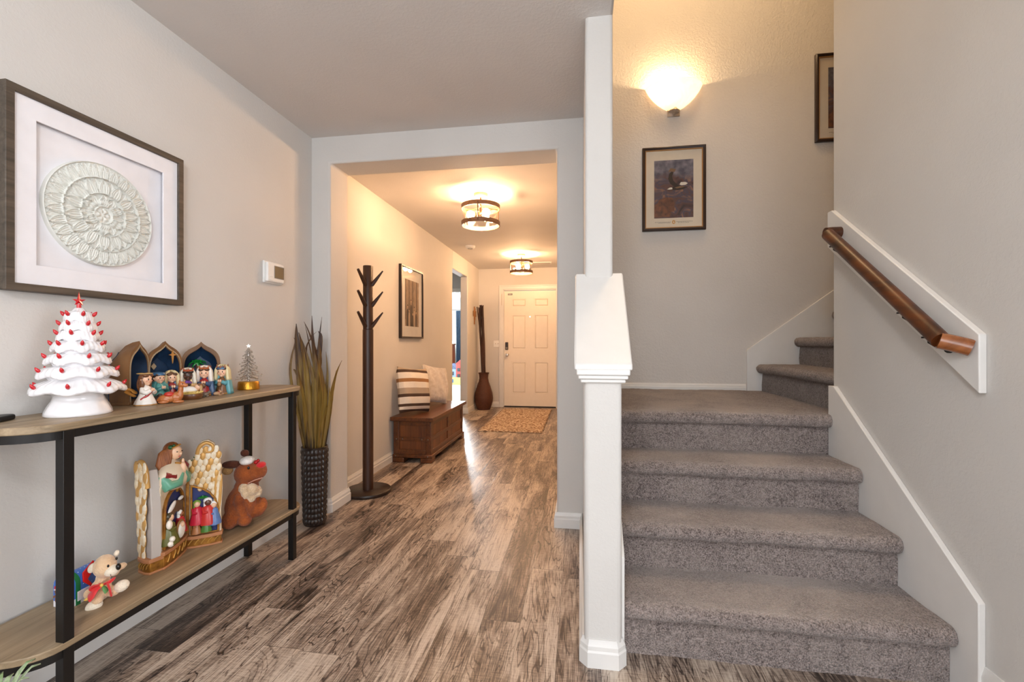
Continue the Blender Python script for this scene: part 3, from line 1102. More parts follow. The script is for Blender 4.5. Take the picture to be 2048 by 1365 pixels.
# ------------------------------------------------------------------ pillows on the chest
def pillow_mesh(w_, h_, th, n=26, seed=1, lump=.006):
    r = random.Random(seed)
    ph = [r.uniform(0, 6) for _ in range(6)]
    vs_, fs = [], []
    for sgn in (-1, 1):
        for j in range(n + 1):
            for i in range(n + 1):
                u, v_ = 2 * i / n - 1, 2 * j / n - 1
                e = (max(0, 1 - abs(u) ** 3.0) * max(0, 1 - abs(v_) ** 3.0)) ** .55
                pin = 1 - .07 * (1 - abs(v_) ** 2) * abs(u) ** 4
                pin2 = 1 - .07 * (1 - abs(u) ** 2) * abs(v_) ** 4
                y = sgn * th / 2 * e + (lump * sin(4 * u + ph[0]) * sin(3 * v_ + ph[1]) + lump * .6 * sin(9 * u + ph[2] + 5 * v_)) * (e > .05)
                vs_.append((u * w_ / 2 * pin, y, h_ / 2 + v_ * h_ / 2 * pin2))
        o = 0 if sgn < 0 else (n + 1) ** 2
        for j in range(n):
            for i in range(n):
                a = o + j * (n + 1) + i
                fs.append((a, a + 1, a + n + 2, a + n + 1))
    return MB().add(vs_, fs)


t = NT('striped_pillow_fabric')
tc = t.n('ShaderNodeTexCoord')
sp = t.n('ShaderNodeSeparateXYZ')
t.l(tc.outputs['Object'], sp.inputs[0])
zz = t.math('DIVIDE', sp.outputs[2], .44)
CR, BR, TN, BG = C(232, 222, 208), C(62, 42, 32), C(150, 104, 60), C(176, 158, 138)
stops = [(0, BR), (.07, CR), (.13, BR), (.19, CR), (.335, BR), (.40, BG), (.53, CR), (.66, TN), (.735, CR), (.87, BR), (.935, BG)]
nz = t.n('ShaderNodeTexNoise')
nz.inputs['Scale'].default_value = 160
t.l(tc.outputs['Object'], nz.inputs['Vector'])
cc = t.ramp(zz, stops, 'CONSTANT')
t.l(t.mix(t.math('MULTIPLY', nz.outputs['Fac'], .25), cc, C(120, 96, 74)), t.b.inputs['Base Color'])
t.b.inputs['Roughness'].default_value = .95
t.bump(nz.outputs['Fac'], .5, .003)
M_stripe = t.m
M_fluff = mat('cream_plush_fabric', C(226, 214, 200), .95, col2=C(206, 190, 172), ns=30, bump=.8, bs=140, bd=.006, sheen=.5)
p1 = pillow_mesh(.43, .44, .17, seed=2).build('throw_pillow', M_stripe, loc=(-1.585, 4.12, .446), ang=80)
p1.rotation_euler = (-.16, .10, radians(70))
tag(p1, 'throw pillow with brown and cream stripes on the chest, nearer the coat rack', 'pillow', 'throw pillows on the chest')
p2 = pillow_mesh(.42, .42, .17, seed=5, lump=.010).build('throw_pillow', M_fluff, loc=(-1.585, 4.74, .452), ang=80)
p2.rotation_euler = (-.16, .16, radians(70))
tag(p2, 'plain fluffy cream throw pillow on the chest, behind the striped one', 'pillow', 'throw pillows on the chest')

# ------------------------------------------------------------------ family photo on the hall wall
M_bframe = mat('black_frame_wood', C(40, 28, 22), .35)
M_mat = mat('white_mat_board', C(240, 237, 233), .8)
fp = thing('framed_photo', 'black framed sepia photo of people among tree trunks on the hall wall', 'framed photo', (XW, 4.15, 1.17))
FW, FH = .62, .735
YZ = ((0, 0, 0), (0, 1, 0), (0, 0, 1))
MB().ring(rect(0, FW, 0, FH), rect(.018, FW - .018, .018, FH - .018), 0, .032, YZ).build('frame', M_bframe, fp, bev=.002)
MB().prism(rect(.016, FW - .016, .016, FH - .016), .002, .016, YZ).build('mat_board', M_mat, fp, smooth=False)
sep = [mat('sepia_ground', C(186, 160, 134), .6, col2=C(128, 100, 80), ns=22, contrast=.5), mat('sepia_dark', C(70, 48, 36), .6), mat('sepia_light', C(206, 182, 158), .6),
       mat('sepia_trunk', C(196, 172, 146), .6, col2=C(124, 98, 78), ns=30, sc=(1, 3, .4)), mat('sepia_skin', C(196, 160, 132), .6)]
mb = MB()
a0, a1, b0, b1 = .125, .505, .125, .605
mb.prism(rect(a0, a1, b0, b1), .016, .0165, YZ)
rs = random.Random(11)
for k in range(11):
    x = a0 + .012 + (a1 - a0 - .03) * k / 10.5 + rs.uniform(-.008, .008)
    wd = rs.uniform(.006, .013)
    mb.mi = 3 if k % 3 else 1
    mb.prism([(x - wd, b0 + .07), (x + wd, b0 + .07), (x + wd * .8, b1), (x - wd * .8, b1)], .0165, .0168, YZ)
pp = [(.19, .34, 1), (.235, .30, 2), (.285, .40, 1), (.33, .27, 1), (.375, .33, 2), (.43, .29, 1)]
for x, top, m_ in pp:
    mb.mi = m_
    mb.prism([(x - .03, b0), (x + .03, b0), (x + .026, b0 + (top - b0) * .7), (x + .012, b0 + (top - b0) * .82), (x - .012, b0 + (top - b0) * .82), (x - .026, b0 + (top - b0) * .7)], .0168, .0171, YZ)
    mb.mi = 4
    mb.prism([(x + .013 * cos(2 * pi * i / 12), top - .012 + .017 * sin(2 * pi * i / 12)) for i in range(12)], .0171, .0173, YZ)
    mb.mi = 1
    mb.prism([(x + .014 * cos(pi * i / 8), top - .006 + .014 * sin(pi * i / 8)) for i in range(9)], .0173, .0174, YZ)
mb.build('photo_print', sep, fp, smooth=False)
M_picglass = glass_mat('picture_glass', (1, 1, 1, 1), .012, .01)
MB().add([(.022, .018, .018), (.022, FW - .018, .018), (.022, FW - .018, FH - .018), (.022, .018, FH - .018)], [(0, 1, 2, 3)]).build('glass', M_picglass, fp, smooth=False)

# ------------------------------------------------------------------ thermostat
M_lcd = mat('thermostat_screen', C(120, 104, 78), .25)
th = thing('thermostat', 'white thermostat with a small display on the left living room wall', 'thermostat', (XW, 2.33, 1.527))
MB().box(0, .012, -.077, .077, -.062, .062).build('wall_plate', M_white, th, bev=.004)
bo = MB().box(.010, .030, -.070, .070, -.055, .055).build('body', M_white, th, bev=.007, seg=3)
MB().box(.0295, .0312, -.012, .062, -.028, .036).build('display', M_lcd, bo, bev=.002)
MB().box(.0300, .0318, -.016, .066, -.032, -.028).box(.0300, .0318, -.016, .066, .036, .040).box(.03, .0318, -.016, -.012, -.028, .036).box(.03, .0318, .062, .066, -.028, .036).build('display_bezel', mat('grey_bezel', C(110, 106, 100), .4), bo)
for z in (-.042, -.022):
    MB().box(.029, .032, -.055, -.028, z - .006, z + .006).build('button', M_white, bo, bev=.002)

# ------------------------------------------------------------------ mandala relief in a square frame
M_ashframe = wood_mat('charcoal_frame_wood', C(54, 46, 38), C(92, 80, 68), 'Y', .55, 1.2, .2)
M_matw = mat('bright_mat_board', C(236, 234, 238), .85)
M_relief = mat('pale_grey_relief_plaster', C(224, 224, 217), .6, bump=.1, bs=200)
md = thing('mandala_picture', 'large square dark framed shadow box with a round carved mandala above the console', 'wall art', (XW, 1.10, 1.287))
S1, S2 = .615, .642
MB().ring(rect(0, S1, 0, S2), rect(.024, S1 - .024, .024, S2 - .024), 0, .040, YZ).build('frame', M_ashframe, md, bev=.0025)
MB().ring(rect(.02, S1 - .02, .02, S2 - .02), rect(.085, S1 - .088, .088, S2 - .088), .024, .030, YZ).build('mat_board', M_matw, md, bev=.0008)
MB().prism(rect(.022, S1 - .022, .022, S2 - .022), .002, .010, YZ).build('backing', M_matw, md, smooth=False)
RD = .188


def relief(r, a):
    h = .004
    def bumpf(x, c_, w_):
        return exp(-((x - c_) / w_) ** 2)
    for c_, w_, k in ((.985, .010, .0028), (.71, .010, .0024), (.415, .010, .0024), (.165, .010, .0024)):
        h += k * bumpf(r, c_, w_)

    def petals(n, r0, r1, ph, amp, sharp, base=0.0, full=.5):
        q = (a / (2 * pi) * n + ph) % 1 - .5
        s = (r - r0) / (r1 - r0)
        if not 0 < s < 1:
            return 0
        wdt = full * (1 - s ** sharp) ** .8 * (.72 + .28 * min(1, s * 3))
        d = abs(q) / max(wdt, 1e-3)
        if d > 1:
            return 0
        f = base + amp * (.30 * (1 - d ** 6) + .70 * bumpf(d, .86, .10) + .5 * bumpf(d, .50, .10))
        return f + amp * .45 * bumpf(d, 0, .10) * (s < .7)
    if .71 < r < .98:
        h += max(petals(26, .69, .965, 0, .0036, 1.9, .0012), petals(26, .70, .975, .5, .0024, 3.0, 0))
    elif .415 < r <= .71:
        h += max(petals(14, .40, .695, 0, .0042, 1.8, .0014), petals(14, .42, .70, .5, .0028, 2.6, 0))
    elif .165 < r <= .415:
        h += max(petals(6, .12, .40, 0, .0046, 1.8, .0014, .42), petals(6, .15, .405, .5, .0034, 2.4, 0, .42)) * (1 + .25 * sin(60 * r))
    elif r <= .165:
        h += .003 * bumpf(r, 0, .04) + .0036 * abs(cos(3 * a)) ** .6 * bumpf(r, .085, .045)
    if r > .995:
        h = .001
    return h


rows = []
NR, NA = 190, 728
for j in range(NR + 1):
    r = j / NR
    row = []
    for i in range(NA + 1):
        a = 2 * pi * i / NA
        row.append((.011 + relief(r, a) * 2.2, RD * r * cos(a), RD * r * sin(a)))
    rows.append(row)
rows.append([(.009, p[1], p[2]) for p in rows[-1]])
mb = MB()
mb.M = Matrix.Translation((0, .293, .308))
mb.sheet(rows)
mb.build('mandala_disc', M_relief, md, ang=60)

# ------------------------------------------------------------------ eagle prints on the stairwell wall
M_pframe = mat('dark_walnut_frame', C(46, 24, 14), .3, coat=.3)
M_cream = mat('cream_mat_board', C(222, 208, 188), .85)
M_gilt = mat('thin_gilt_liner', C(176, 130, 80), .4, .4)


def canyon(name, seed):
    t = NT(name)
    tc = t.n('ShaderNodeTexCoord')
    mp = t.n('ShaderNodeMapping')
    mp.inputs['Location'].default_value = (seed, seed * 2, 0)
    t.l(tc.outputs['Object'], mp.inputs[0])
    sp = t.n('ShaderNodeSeparateXYZ')
    t.l(tc.outputs['Object'], sp.inputs[0])
    n = t.n('ShaderNodeTexNoise')
    n.inputs['Scale'].default_value = 9
    n.inputs['Detail'].default_value = 8
    n.inputs['Distortion'].default_value = 1.4
    t.l(mp.outputs[0], n.inputs['Vector'])
    n3 = t.n('ShaderNodeTexNoise')
    n3.inputs['Scale'].default_value = 22
    n3.inputs['Detail'].default_value = 6
    t.l(mp.outputs[0], n3.inputs['Vector'])
    rock = t.ramp(n.outputs['Fac'], [(.3, C(52, 36, 42)), (.45, C(100, 66, 58)), (.55, C(74, 66, 82)), (.66, C(150, 104, 78)), (.8, C(190, 160, 134))])
    mist = t.ramp(n3.outputs['Fac'], [(.35, C(78, 76, 90)), (.7, C(140, 132, 140))])
    z = sp.outputs[2]
    hi_ = t.ramp(t.math('ADD', t.math('MULTIPLY', z, 1.9), t.math('MULTIPLY', n.outputs['Fac'], .3)), [(.88, (0, 0, 0, 1)), (1.0, (1, 1, 1, 1))])
    t.l(t.mix(hi_, rock, mist), t.b.inputs['Base Color'])
    t.b.inputs['Roughness'].default_value = .5
    return t.m


def print_frame(label, x0, z0, w_, h_, seed):
    t = thing('framed_print', label, 'framed picture', (x0, YS, z0), 0, 'framed prints on the stairwell wall')
    F = ((0, 0, 0), (1, 0, 0), (0, 0, 1))     # normal points to -Y
    MB().ring(rect(0, w_, 0, h_), rect(.022, w_ - .022, .022, h_ - .022), 0, .022, F).ring(rect(.004, w_ - .004, .004, h_ - .004), rect(.015, w_ - .015, .015, h_ - .015), .022, .028, F).build('frame', M_pframe, t, bev=.003)
    MB().ring(rect(.021, w_ - .021, .021, h_ - .021), rect(.028, w_ - .028, .028, h_ - .028), .005, .018, F).build('liner', M_gilt, t)
    MB().prism(rect(.02, w_ - .02, .02, h_ - .02), .002, .009, F).build('mat_board', M_cream, t, smooth=False)
    pa, pb, pc, pd = .088, w_ - .088, .098, h_ - .100
    ms = [canyon('canyon_print_%d' % seed, seed), mat('eagle_brown', C(44, 28, 20), .5), mat('eagle_white', C(226, 216, 200), .5), mat('butte_orange', C(142, 84, 50), .5, col2=C(64, 40, 34), ns=40, contrast=.6),
          mat('eagle_tan', C(128, 96, 66), .5), mat('caption_ink', C(90, 76, 64), .6), mat('seal_gold', C(206, 150, 80), .5)]
    mb = MB()
    mb.prism(rect(pa, pb, pc, pd), .009, .0095, F)
    W, H = pb - pa, pd - pc

    def pt(l):
        return [(pa + W * a, pc + H * b) for a, b in l]
    mb.mi = 3
    mb.prism(pt([(0, .02), (0, .22), (.08, .25), (.12, .32), (.28, .36), (.46, .35), (.52, .26), (.52, .12), (.44, .1), (.4, .02)]), .0095, .0098, F)
    mb.mi = 1
    mb.prism(pt([(.50, .545), (.40, .60), (.36, .68), (.38, .76), (.44, .80), (.50, .79), (.46, .72), (.49, .64), (.60, .57), (.72, .53), (.88, .53), (.74, .485), (.60, .475), (.46, .48), (.44, .51)]), .0098, .0101, F)
    mb.mi = 4
    mb.prism(pt([(.36, .80), (.42, .86), (.56, .84), (.52, .79), (.44, .80)]), .0098, .01, F)
    mb.prism(pt([(.52, .52), (.66, .545), (.80, .535), (.70, .515), (.58, .505)]), .0101, .0103, F)
    mb.mi = 2
    mb.prism(pt([(.46, .525), (.40, .525), (.33, .495), (.40, .49), (.47, .495)]), .0101, .0104, F)
    mb.prism(pt([(.65, .57), (.68, .61), (.80, .61), (.86, .585), (.80, .56), (.70, .555)]), .0101, .0104, F)
    mb.mi = 5
    cx = w_ / 2
    for a, b, z in ((pa + .005, cx - .02, .068), (pa + .03, cx - .025, .061), (cx + .02, pb - .005, .068), (cx + .03, pb - .03, .061)):
        x = a
        rs = random.Random(int(z * 1000) + int(a * 100))
        while x < b:
            l = rs.uniform(.004, .012)
            mb.prism(rect(x, min(b, x + l), z - .0012, z + .0012), .009, .0093, F)
            x += l + .003
    mb.mi = 6
    mb.prism([(cx + .012 * cos(2 * pi * i / 20), .066 + .015 * sin(2 * pi * i / 20)) for i in range(20)], .009, .0094, F)
    mb.mi = 2
    mb.prism([(cx - .006, .060), (cx + .006, .060), (cx, .074)], .0094, .0096, F)
    mb.build('art_print', ms, t, smooth=False)
    MB().add([(.02, -.0128, .02), (w_ - .02, -.0128, .02), (w_ - .02, -.0128, h_ - .02), (.02, -.0128, h_ - .02)], [(0, 1, 2, 3)]).build('glass', M_picglass, t, smooth=False)
    return t


print_frame('dark framed print of an eagle over a canyon hung below the sconce', .468, 1.968, .459, .634, 1)
print_frame('dark framed print high on the stairwell wall, half hidden by the right wall corner', 1.672, 2.565, .459, .634, 4)

# ------------------------------------------------------------------ console table
TZT, TZS = .893, .262          # top surface of tabletop and shelf
KX0, KX1, KY0, KY1 = -1.752, -1.462, 1.065, 2.125
cn = thing('console_table', 'long console table with oak top, open lower shelf and thin black metal legs', 'console table', ((KX0 + KX1) / 2, (KY0 + KY1) / 2, 0))


def track(hx, y0, y1, ay, n=14):
    """rounded-end outline centred on x=0"""
    P = []
    for k in range(n + 1):
        a = -pi / 2 + pi * k / n
        P.append((hx * sin(a), y1 + ay * cos(a)))
    for k in range(n + 1):
        a = pi / 2 + pi * k / n
        P.append((hx * sin(a), y0 + ay * cos(a)))
    return P


KH = (KY1 - KY0) / 2
XY = ((0, 0, 0), (1, 0, 0), (0, 1, 0))
out = track(.145, -KH, KH, .105)
MB().prism(out, TZT - .022, TZT, XY).build('tabletop', M_oak, cn, bev=.003)
MB().prism(out, TZS - .020, TZS, XY).build('shelf', M_oak, cn, bev=.003)
o1 = track(.140, -KH, KH, .10)
i1 = track(.122, -KH, KH, .082)
MB().ring(o1, i1, TZT - .046, TZT - .022, XY).build('top_rail', M_black, cn, ang=20)
MB().ring(o1, i1, TZS - .044, TZS - .020, XY).build('shelf_rail', M_black, cn, ang=20)
for x in (-.126, .130):
    for y in (-KH + .012 if x > 0 else -KH - .045, KH - .018):
        MB().box(x - .014, x + .014, y - .014, y + .014, 0, TZT - .022).build('leg', M_black, cn, bev=.001)

# ------------------------------------------------------------------ white ceramic tree
M_cer = mat('white_glazed_ceramic', C(240, 238, 240), .16, coat=.5)
M_redp = mat('red_translucent_plastic', C(196, 22, 34), .25, coat=.4)
tx, ty = -1.60, 1.206
tr = thing('ceramic_tree', 'white ceramic tabletop tree with small red bulbs and a red star', 'ceramic tree', (tx, ty, TZT), face_cam(tx, ty))
prof = [(.080, 0), (.083, .004), (.081, .012), (.073, .030), (.064, .048), (.060, .060), (.066, .068), (0, .070)]
MB().lathe(prof, 48, rf=lambda a, z: 1 + (.025 * sin(11 * a) * sin(z * 60) if .01 < z < .06 else 0)).build('base', M_cer, tr, ang=70)
tiers = [(.114, .088, .076), (.096, .137, .063), (.079, .180, .052), (.065, .220, .042), (.052, .254, .036), (.045, .284, .031), (.036, .314, .023)]
rows = []
NA = 120
bul = []


def trow(r, z, amp, droop, n, ph, fine=.0):
    row = []
    for i in range(NA + 1):
        a = 2 * pi * i / NA
        c_ = cos(n * a + ph)
        q = r * (1 + amp * c_ + fine * sin(30 * a + z * 90))
        row.append((q * cos(a), q * sin(a), z - droop * c_))
    return row


rows.append(trow(.062, .064, 0, 0, 7, 0))
for k, (r, z, rin) in enumerate(tiers):
    n = 7 if k < 4 else 6
    ph = 1.3 * k
    rn = rin
    rows.append(trow(r * .80, z - .012, .02, .002, n, ph))
    rows.append(trow(r * .96, z - .016, .03, .0045, n, ph))
    rows.append(trow(r * 1.0, z - .010, .035, .0045, n, ph, .016))
    rows.append(trow(r * .97, z + .000, .03, .0035, n, ph, .030))
    rows.append(trow(r * .86, z + .013, .02, .002, n, ph, .030))
    zt = (tiers[k + 1][1] if k < 6 else .342) - .016
    rows.append(trow(rn * .93, max(z + .018, zt - .006), .01, .001, n, ph, .012))
    for q in range(n):
        a = -ph / n + 2 * pi * q / n
        bul.append((r * .93 * cos(a), r * .93 * sin(a), z + .003, a))
rows.append(trow(.020, .332, 0, 0, 6, 0))
rows.append(trow(.012, .342, 0, 0, 6, 0))
rows.append(trow(.001, .345, 0, 0, 6, 0))
MB().sheet(rows).build('branches', M_cer, tr, ang=80)
for x, y, z, a in bul:
    mb = MB()
    d = Vector((cos(a) * .55, sin(a) * .55, .83)).normalized()
    mb.tube([Vector((x, y, z)) + d * s for s in (0, .004, .009, .014, .019)], [.0032, .0050, .0054, .0038, .0008], 10)
    mb.build('bulb', M_redp, tr, ang=80)
mb = MB()
S = []
for k in range(10):
    a = pi / 2 + pi * k / 5
    r = (.024 if k == 0 else .017) if k % 2 == 0 else .007
    S.append((r * cos(a), .366 + r * sin(a) * (1.25 if k == 0 else 1)))
n = len(S)
vs_ = [(a, 0, b) for a, b in S] + [(0, -.008, .366), (0, .008, .366)]
fs = []
for i in range(n):
    fs.append((i, (i + 1) % n, n))
    fs.append(((i + 1) % n, i, n + 1))
mb.add(vs_, fs)
mb.tube([(0, 0, .34), (0, 0, .356)], .006, 10)
mb.build('star', M_redp, tr, smooth=False)

# ------------------------------------------------------------------ clear spun tree on a gold base
M_gold = mat('hammered_gold', C(196, 140, 46), .3, .85, bump=.6, bs=120, bd=.003)
M_acr = glass_mat('clear_acrylic', (1, .985, .96, 1), .22, .05)
gx, gy = -1.625, 1.979
gt = thing('crystal_tree', 'small clear crystal tree with a star on a round gold base', 'tree ornament', (gx, gy, TZT), face_cam(gx, gy))
MB().lathe([(0, 0), (.047, 0), (.049, .003), (.046, .036), (.043, .040), (0, .041)], 40).build('base', M_gold, gt)
rs = random.Random(9)
mb = MB()
mb.lathe([(.006, .041), (.005, .2), (.001, .208)], 10)
for k in range(90):
    z = .044 + .15 * (k / 90) ** 1.1
    R_ = .066 * (1 - (z - .044) / .18) + .003
    a = k * 2.39996
    rr_ = R_ * rs.uniform(.55, 1.05)
    pts = [(.2 * rr_ * cos(a - .6), .2 * rr_ * sin(a - .6), z + .012), (.65 * rr_ * cos(a - .2), .65 * rr_ * sin(a - .2), z + .004), (rr_ * cos(a), rr_ * sin(a), z + rs.uniform(-.004, .006))]
    mb.tube(pts, [.0022, .0030, .0018], 6)
    mb.ball(pts[2], .0034, 8, 6)
mb.build('branches', M_acr, gt)
mb = MB()
S = [((.013 if k % 2 == 0 else .006) * cos(pi / 2 + pi * k / 5), .215 + (.013 if k % 2 == 0 else .006) * sin(pi / 2 + pi * k / 5)) for k in range(10)]
mb.prism(S, -.003, .003, ((0, 0, 0), (1, 0, 0), (0, 0, 1)))
mb.build('star', M_acr, gt, bev=.001)

# ------------------------------------------------------------------ stable arches of the nativity set
M_arch = mat('carved_brown_resin', C(132, 92, 52), .5, col2=C(94, 62, 34), ns=10, sc=(1, 1, .3), bump=.35, bs=60, bd=.003)
M_archin = mat('deep_blue_inside', C(22, 52, 84), .5, col2=C(12, 28, 48), ns=14)
M_silver = mat('silver_gold_edge', C(196, 178, 150), .35, .6)
M_leaf = mat('glossy_green_paint', C(20, 120, 44), .25, coat=.5)


def ogee(w_, h_, n=10):
    R = [(.49, 0), (.505, .3), (.505, .56), (.498, .63), (.478, .70), (.44, .76), (.385, .81), (.315, .85), (.235, .882), (.15, .912), (.075, .948), (.03, .975), (0, 1.0)]
    L = [(-a, b) for a, b in R[:-1]][::-1]
    return [(a * w_, b * h_) for a, b in R + L]


XZ = ((0, 0, 0), (1, 0, 0), (0, 0, 1))


def arch(label, x, y, w_, h_, turn, depth, palm=False, star=False):
    t = thing('stable_arch', label, 'nativity arch', (x, y, TZT), face_cam(x, y) + turn, 'nativity stable arches')
    O_ = ogee(w_, h_)
    I_ = [(a * .84, b * .915 if b > 0 else 0) for a, b in O_]
    def lay(P, y, k, kz):
        return [(a * k, y, b * kz) for a, b in P]
    rws = [lay(I_, depth * .9, .80, .80), lay(I_, depth * .45, .95, .94), lay(I_, 0, 1, 1), lay(O_, 0, 1, 1), lay(O_, depth * .35, .985, .975), lay(O_, depth * .7, .94, .92), lay(O_, depth, .84, .82)]
    MB().sheet(rws).build('shell', M_arch, t, ang=50)
    MB().prism([(a * .84, b * .82) for a, b in O_], -depth - .003, -depth + .004, XZ).build('back', M_archin, t)
    MB().sheet([lay(I_, .002, .985, .99), lay(I_, depth * .45, .935, .93), lay(I_, depth * .88, .785, .79)]).build('inner_lining', M_archin, t, ang=60)
    I2 = [(a * .90, b * .945 if b > 0 else 0) for a, b in O_]
    MB().ring(I2, [(a * .965, b * .975) for a, b in I2], -.002, .003, XZ).build('rim_line', M_silver if not palm else M_arch, t)
    MB().box(-w_ * .5 - .002, w_ * .5 + .002, -.002, depth * .95, 0, .012).build('sill', M_arch, t, bev=.002)
    if palm:
        mb = MB()
        c_ = Vector((-.012, depth - .004, .136))
        for k in range(8):
            a = 2 * pi * k / 8 + .2
            dx, dz = cos(a), sin(a) * .6
            L_ = .036 if dz < .3 else .028
            mb.tube([c_, c_ + Vector((dx * L_ * .4, -.012, dz * L_ * .4 + .010)), c_ + Vector((dx * L_ * .75, -.016, dz * L_ * .75 + .006)), c_ + Vector((dx * L_, -.014, dz * L_ - .008))], [.004, .0075, .006, .001], 8, squash=.5)
        p = mb.build('palm_leaves', M_leaf, t, ang=60)
        MB().tube([(-.012, depth - .012, .02), (-.006, depth - .008, .07), (-.012, depth - .004, .136)], [.007, .005, .005], 8).build('palm_trunk', M_arch, p)
    if star:
        mb = MB()
        s = [(0, .02), (.004, .004), (.016, 0), (.004, -.004), (0, -.036), (-.004, -.004), (-.016, 0), (-.004, .004)]
        mb.prism([(a + .024, b + h_ * .76) for a, b in s], .004, .009, XZ)
        mb.build('gold_star', mat('gold_paint', C(206, 150, 84), .35, .4), t)
        MB().prism([(-.02, .12), (-.009, .134), (-.02, .148), (-.031, .134)], -depth + .008, -depth + .014, XZ).build('gold_diamond', M_silver, t)
    return t


arch('brown pointed nativity arch turned away, nearest the white ceramic tree', -1.664, 1.462, .140, .238, radians(64), .066)
arch('brown pointed nativity arch with silver rim and a hanging star, middle of the three', -1.684, 1.588, .140, .238, radians(36), .050, star=True)
arch('brown pointed nativity arch with a green palm on its blue inside', -1.688, 1.766, .146, .236, radians(6), .040, palm=True)

# ------------------------------------------------------------------ nativity figurines
_mc = {}


def paint(r, g, b, rough=.35):
    k = (r, g, b, rough)
    if k not in _mc:
        _mc[k] = mat('paint_%d_%d_%d' % (r, g, b), C(r, g, b), rough, coat=.2)
    return _mc[k]


SK, SKD = (232, 186, 154), (70, 44, 32)
EYE = (30, 22, 18)
GOLD = (184, 128, 56)


def figurine(label, x, y, h, turn, robe, trim, skin=SK, hair=(92, 56, 34), veil=None, cloak=None, crown=None, band=None, wings=False, long_hair=False, halo=None, hold=None, kneel=False, sash=None, beard=None):
    t = thing('nativity_figurine', label, 'figurine', (x, y, TZT), face_cam(x, y) + turn, 'nativity figurines on the console')
    S_ = Matrix.Diagonal((h * .88, h * .88, h, 1))

    def nb():
        m = MB()
        m.M = S_
        return m
    prof = [(.0, 0), (.235, 0), (.25, .02), (.235, .07), (.20, .2), (.165, .34), (.165, .44), (.15, .52), (.075, .575), (.06, .62), (0, .62)]
    if kneel:
        prof = [(0, 0), (.29, 0), (.31, .03), (.28, .12), (.215, .24), (.165, .36), (.165, .46), (.15, .53), (.075, .58), (.06, .62), (0, .62)]
    b = nb().lathe(prof, 36, rf=lambda a, z: 1 + (.05 * sin(9 * a) * max(0, 1 - z * 2.2))).build('robe', paint(*robe), t, ang=70)
    nb().lathe([(.236, .004), (.262 if not kneel else .318, .012), (.262 if not kneel else .318, .04), (.235, .05)], 36, rf=lambda a, z: 1 + .05 * sin(9 * a), caps=False).build('hem', paint(*trim), b, ang=70)
    for s in (-1, 1):
        nb().ball((s * .09, -.22, .022), (.06, .09, .028), 12, 8).build('shoe', paint(*skin), t)
    # arms meet in front of the chest
    for s in (-1, 1):
        m = nb().tube([(s * .14, 0, .51), (s * .205, -.06, .42), (s * .16, -.17, .38), (s * .06, -.22, .44)], [.06, .07, .075, .06], 12)
        m.build('sleeve', paint(*(cloak or robe)), t, ang=70)
        nb().ball((s * .035, -.255, .465), (.038, .034, .052), 12, 8).build('hand', paint(*skin), t)
    m = nb()
    m.ball((0, -.01, .765), (.175, .165, .175), 24, 16)
    m.ball((0, -.178, .742), (.018, .018, .016), 8, 6)
    m.ball((0, -.075, .645), (.07, .07, .06), 10, 8)
    for s in (-1, 1):
        m.ball((s * .172, .0, .755), (.025, .03, .04), 8, 6)
    m.mi = 1
    for s in (-1, 1):
        m.ball((s * .065, -.160, .775), (.019, .014, .030), 8, 6)
    m.mi = 2
    m.ball((0, -.158, .692), (.03, .012, .011), 8, 6)
    for s in (-1, 1):
        m.ball((s * .10, -.138, .725), (.028, .012, .02), 8, 6)
    hd = m.build('head', [paint(*skin), paint(*EYE), paint(205, 120, 104) if skin == SK else paint(120, 60, 50)], t, ang=80)
    m = nb().ball((0, .03, .80), (.190, .175, .17), 20, 12)
    m.ball((-.09, -.09, .885), (.10, .08, .055), 12, 8)
    m.ball((.09, -.09, .885), (.10, .08, .055), 12, 8)
    if long_hair:
        m.ball((-.0, .12, .62), (.19, .11, .26), 16, 10)
        m.ball((-.14, .02, .66), (.07, .1, .18), 12, 8)
        m.ball((.14, .02, .66), (.07, .1, .18), 12, 8)
    m.build('hair', paint(*hair), hd, ang=80)
    if beard:
        nb().ball((0, -.10, .655), (.12, .09, .07), 14, 8).build('beard', paint(*beard), hd, ang=80)
    if veil:
        m = nb().lathe([(.001, 1.0), (.09, .985), (.165, .93), (.208, .85), (.222, .76), (.225, .66), (.24, .56), (.25, .50)], 26, (0, .02, -.02), None, -.62, pi + .62)
        m.build('veil', paint(*veil), t, ang=80, solid=.014 * h / .12)
    if band:
        nb().lathe([(.175, .87), (.215, .86), (.22, .90), (.20, .94), (.15, .955), (0, .975)], 28, (0, .015, 0), caps=False).build('headband', paint(*band), t, ang=60)
    if crown:
        cr_ = [(.172, .90), (.195, .905), (.20, .93), (.19, .945)]
        m = nb().lathe(cr_, 28, (0, .01, 0), caps=False)
        for k in range(8):
            a = 2 * pi * k / 8
            m.tube([(.185 * cos(a), .01 + .185 * sin(a), .92), (.20 * cos(a), .01 + .20 * sin(a), 1.0 + .02 * (k % 2))], [.045, .006], 6)
            m.ball((.203 * cos(a), .01 + .203 * sin(a), 1.0 + .02 * (k % 2)), .014, 6, 4)
        m.lathe([(.18, .93), (.12, .965), (0, .975)], 20, (0, .01, 0), caps=False)
        m.build('crown', paint(*crown, .3), t, ang=40)
    if cloak:
        m = nb().lathe([(.285, .0), (.275, .1), (.24, .28), (.215, .42), (.195, .52), (.11, .59), (.08, .60)], 26, (0, .015, 0), lambda a, z: 1 + .04 * sin(8 * a), -.55, pi + .55)
        m.build('cloak', paint(*cloak), t, ang=80, solid=.02 * h / .12)
    if sash:
        nb().tube([(.15, -.05, .52), (.05, -.185, .42), (-.12, -.17, .30), (-.23, -.03, .18)], [.03, .035, .035, .03], 8).build('sash', paint(*sash), t, ang=70)
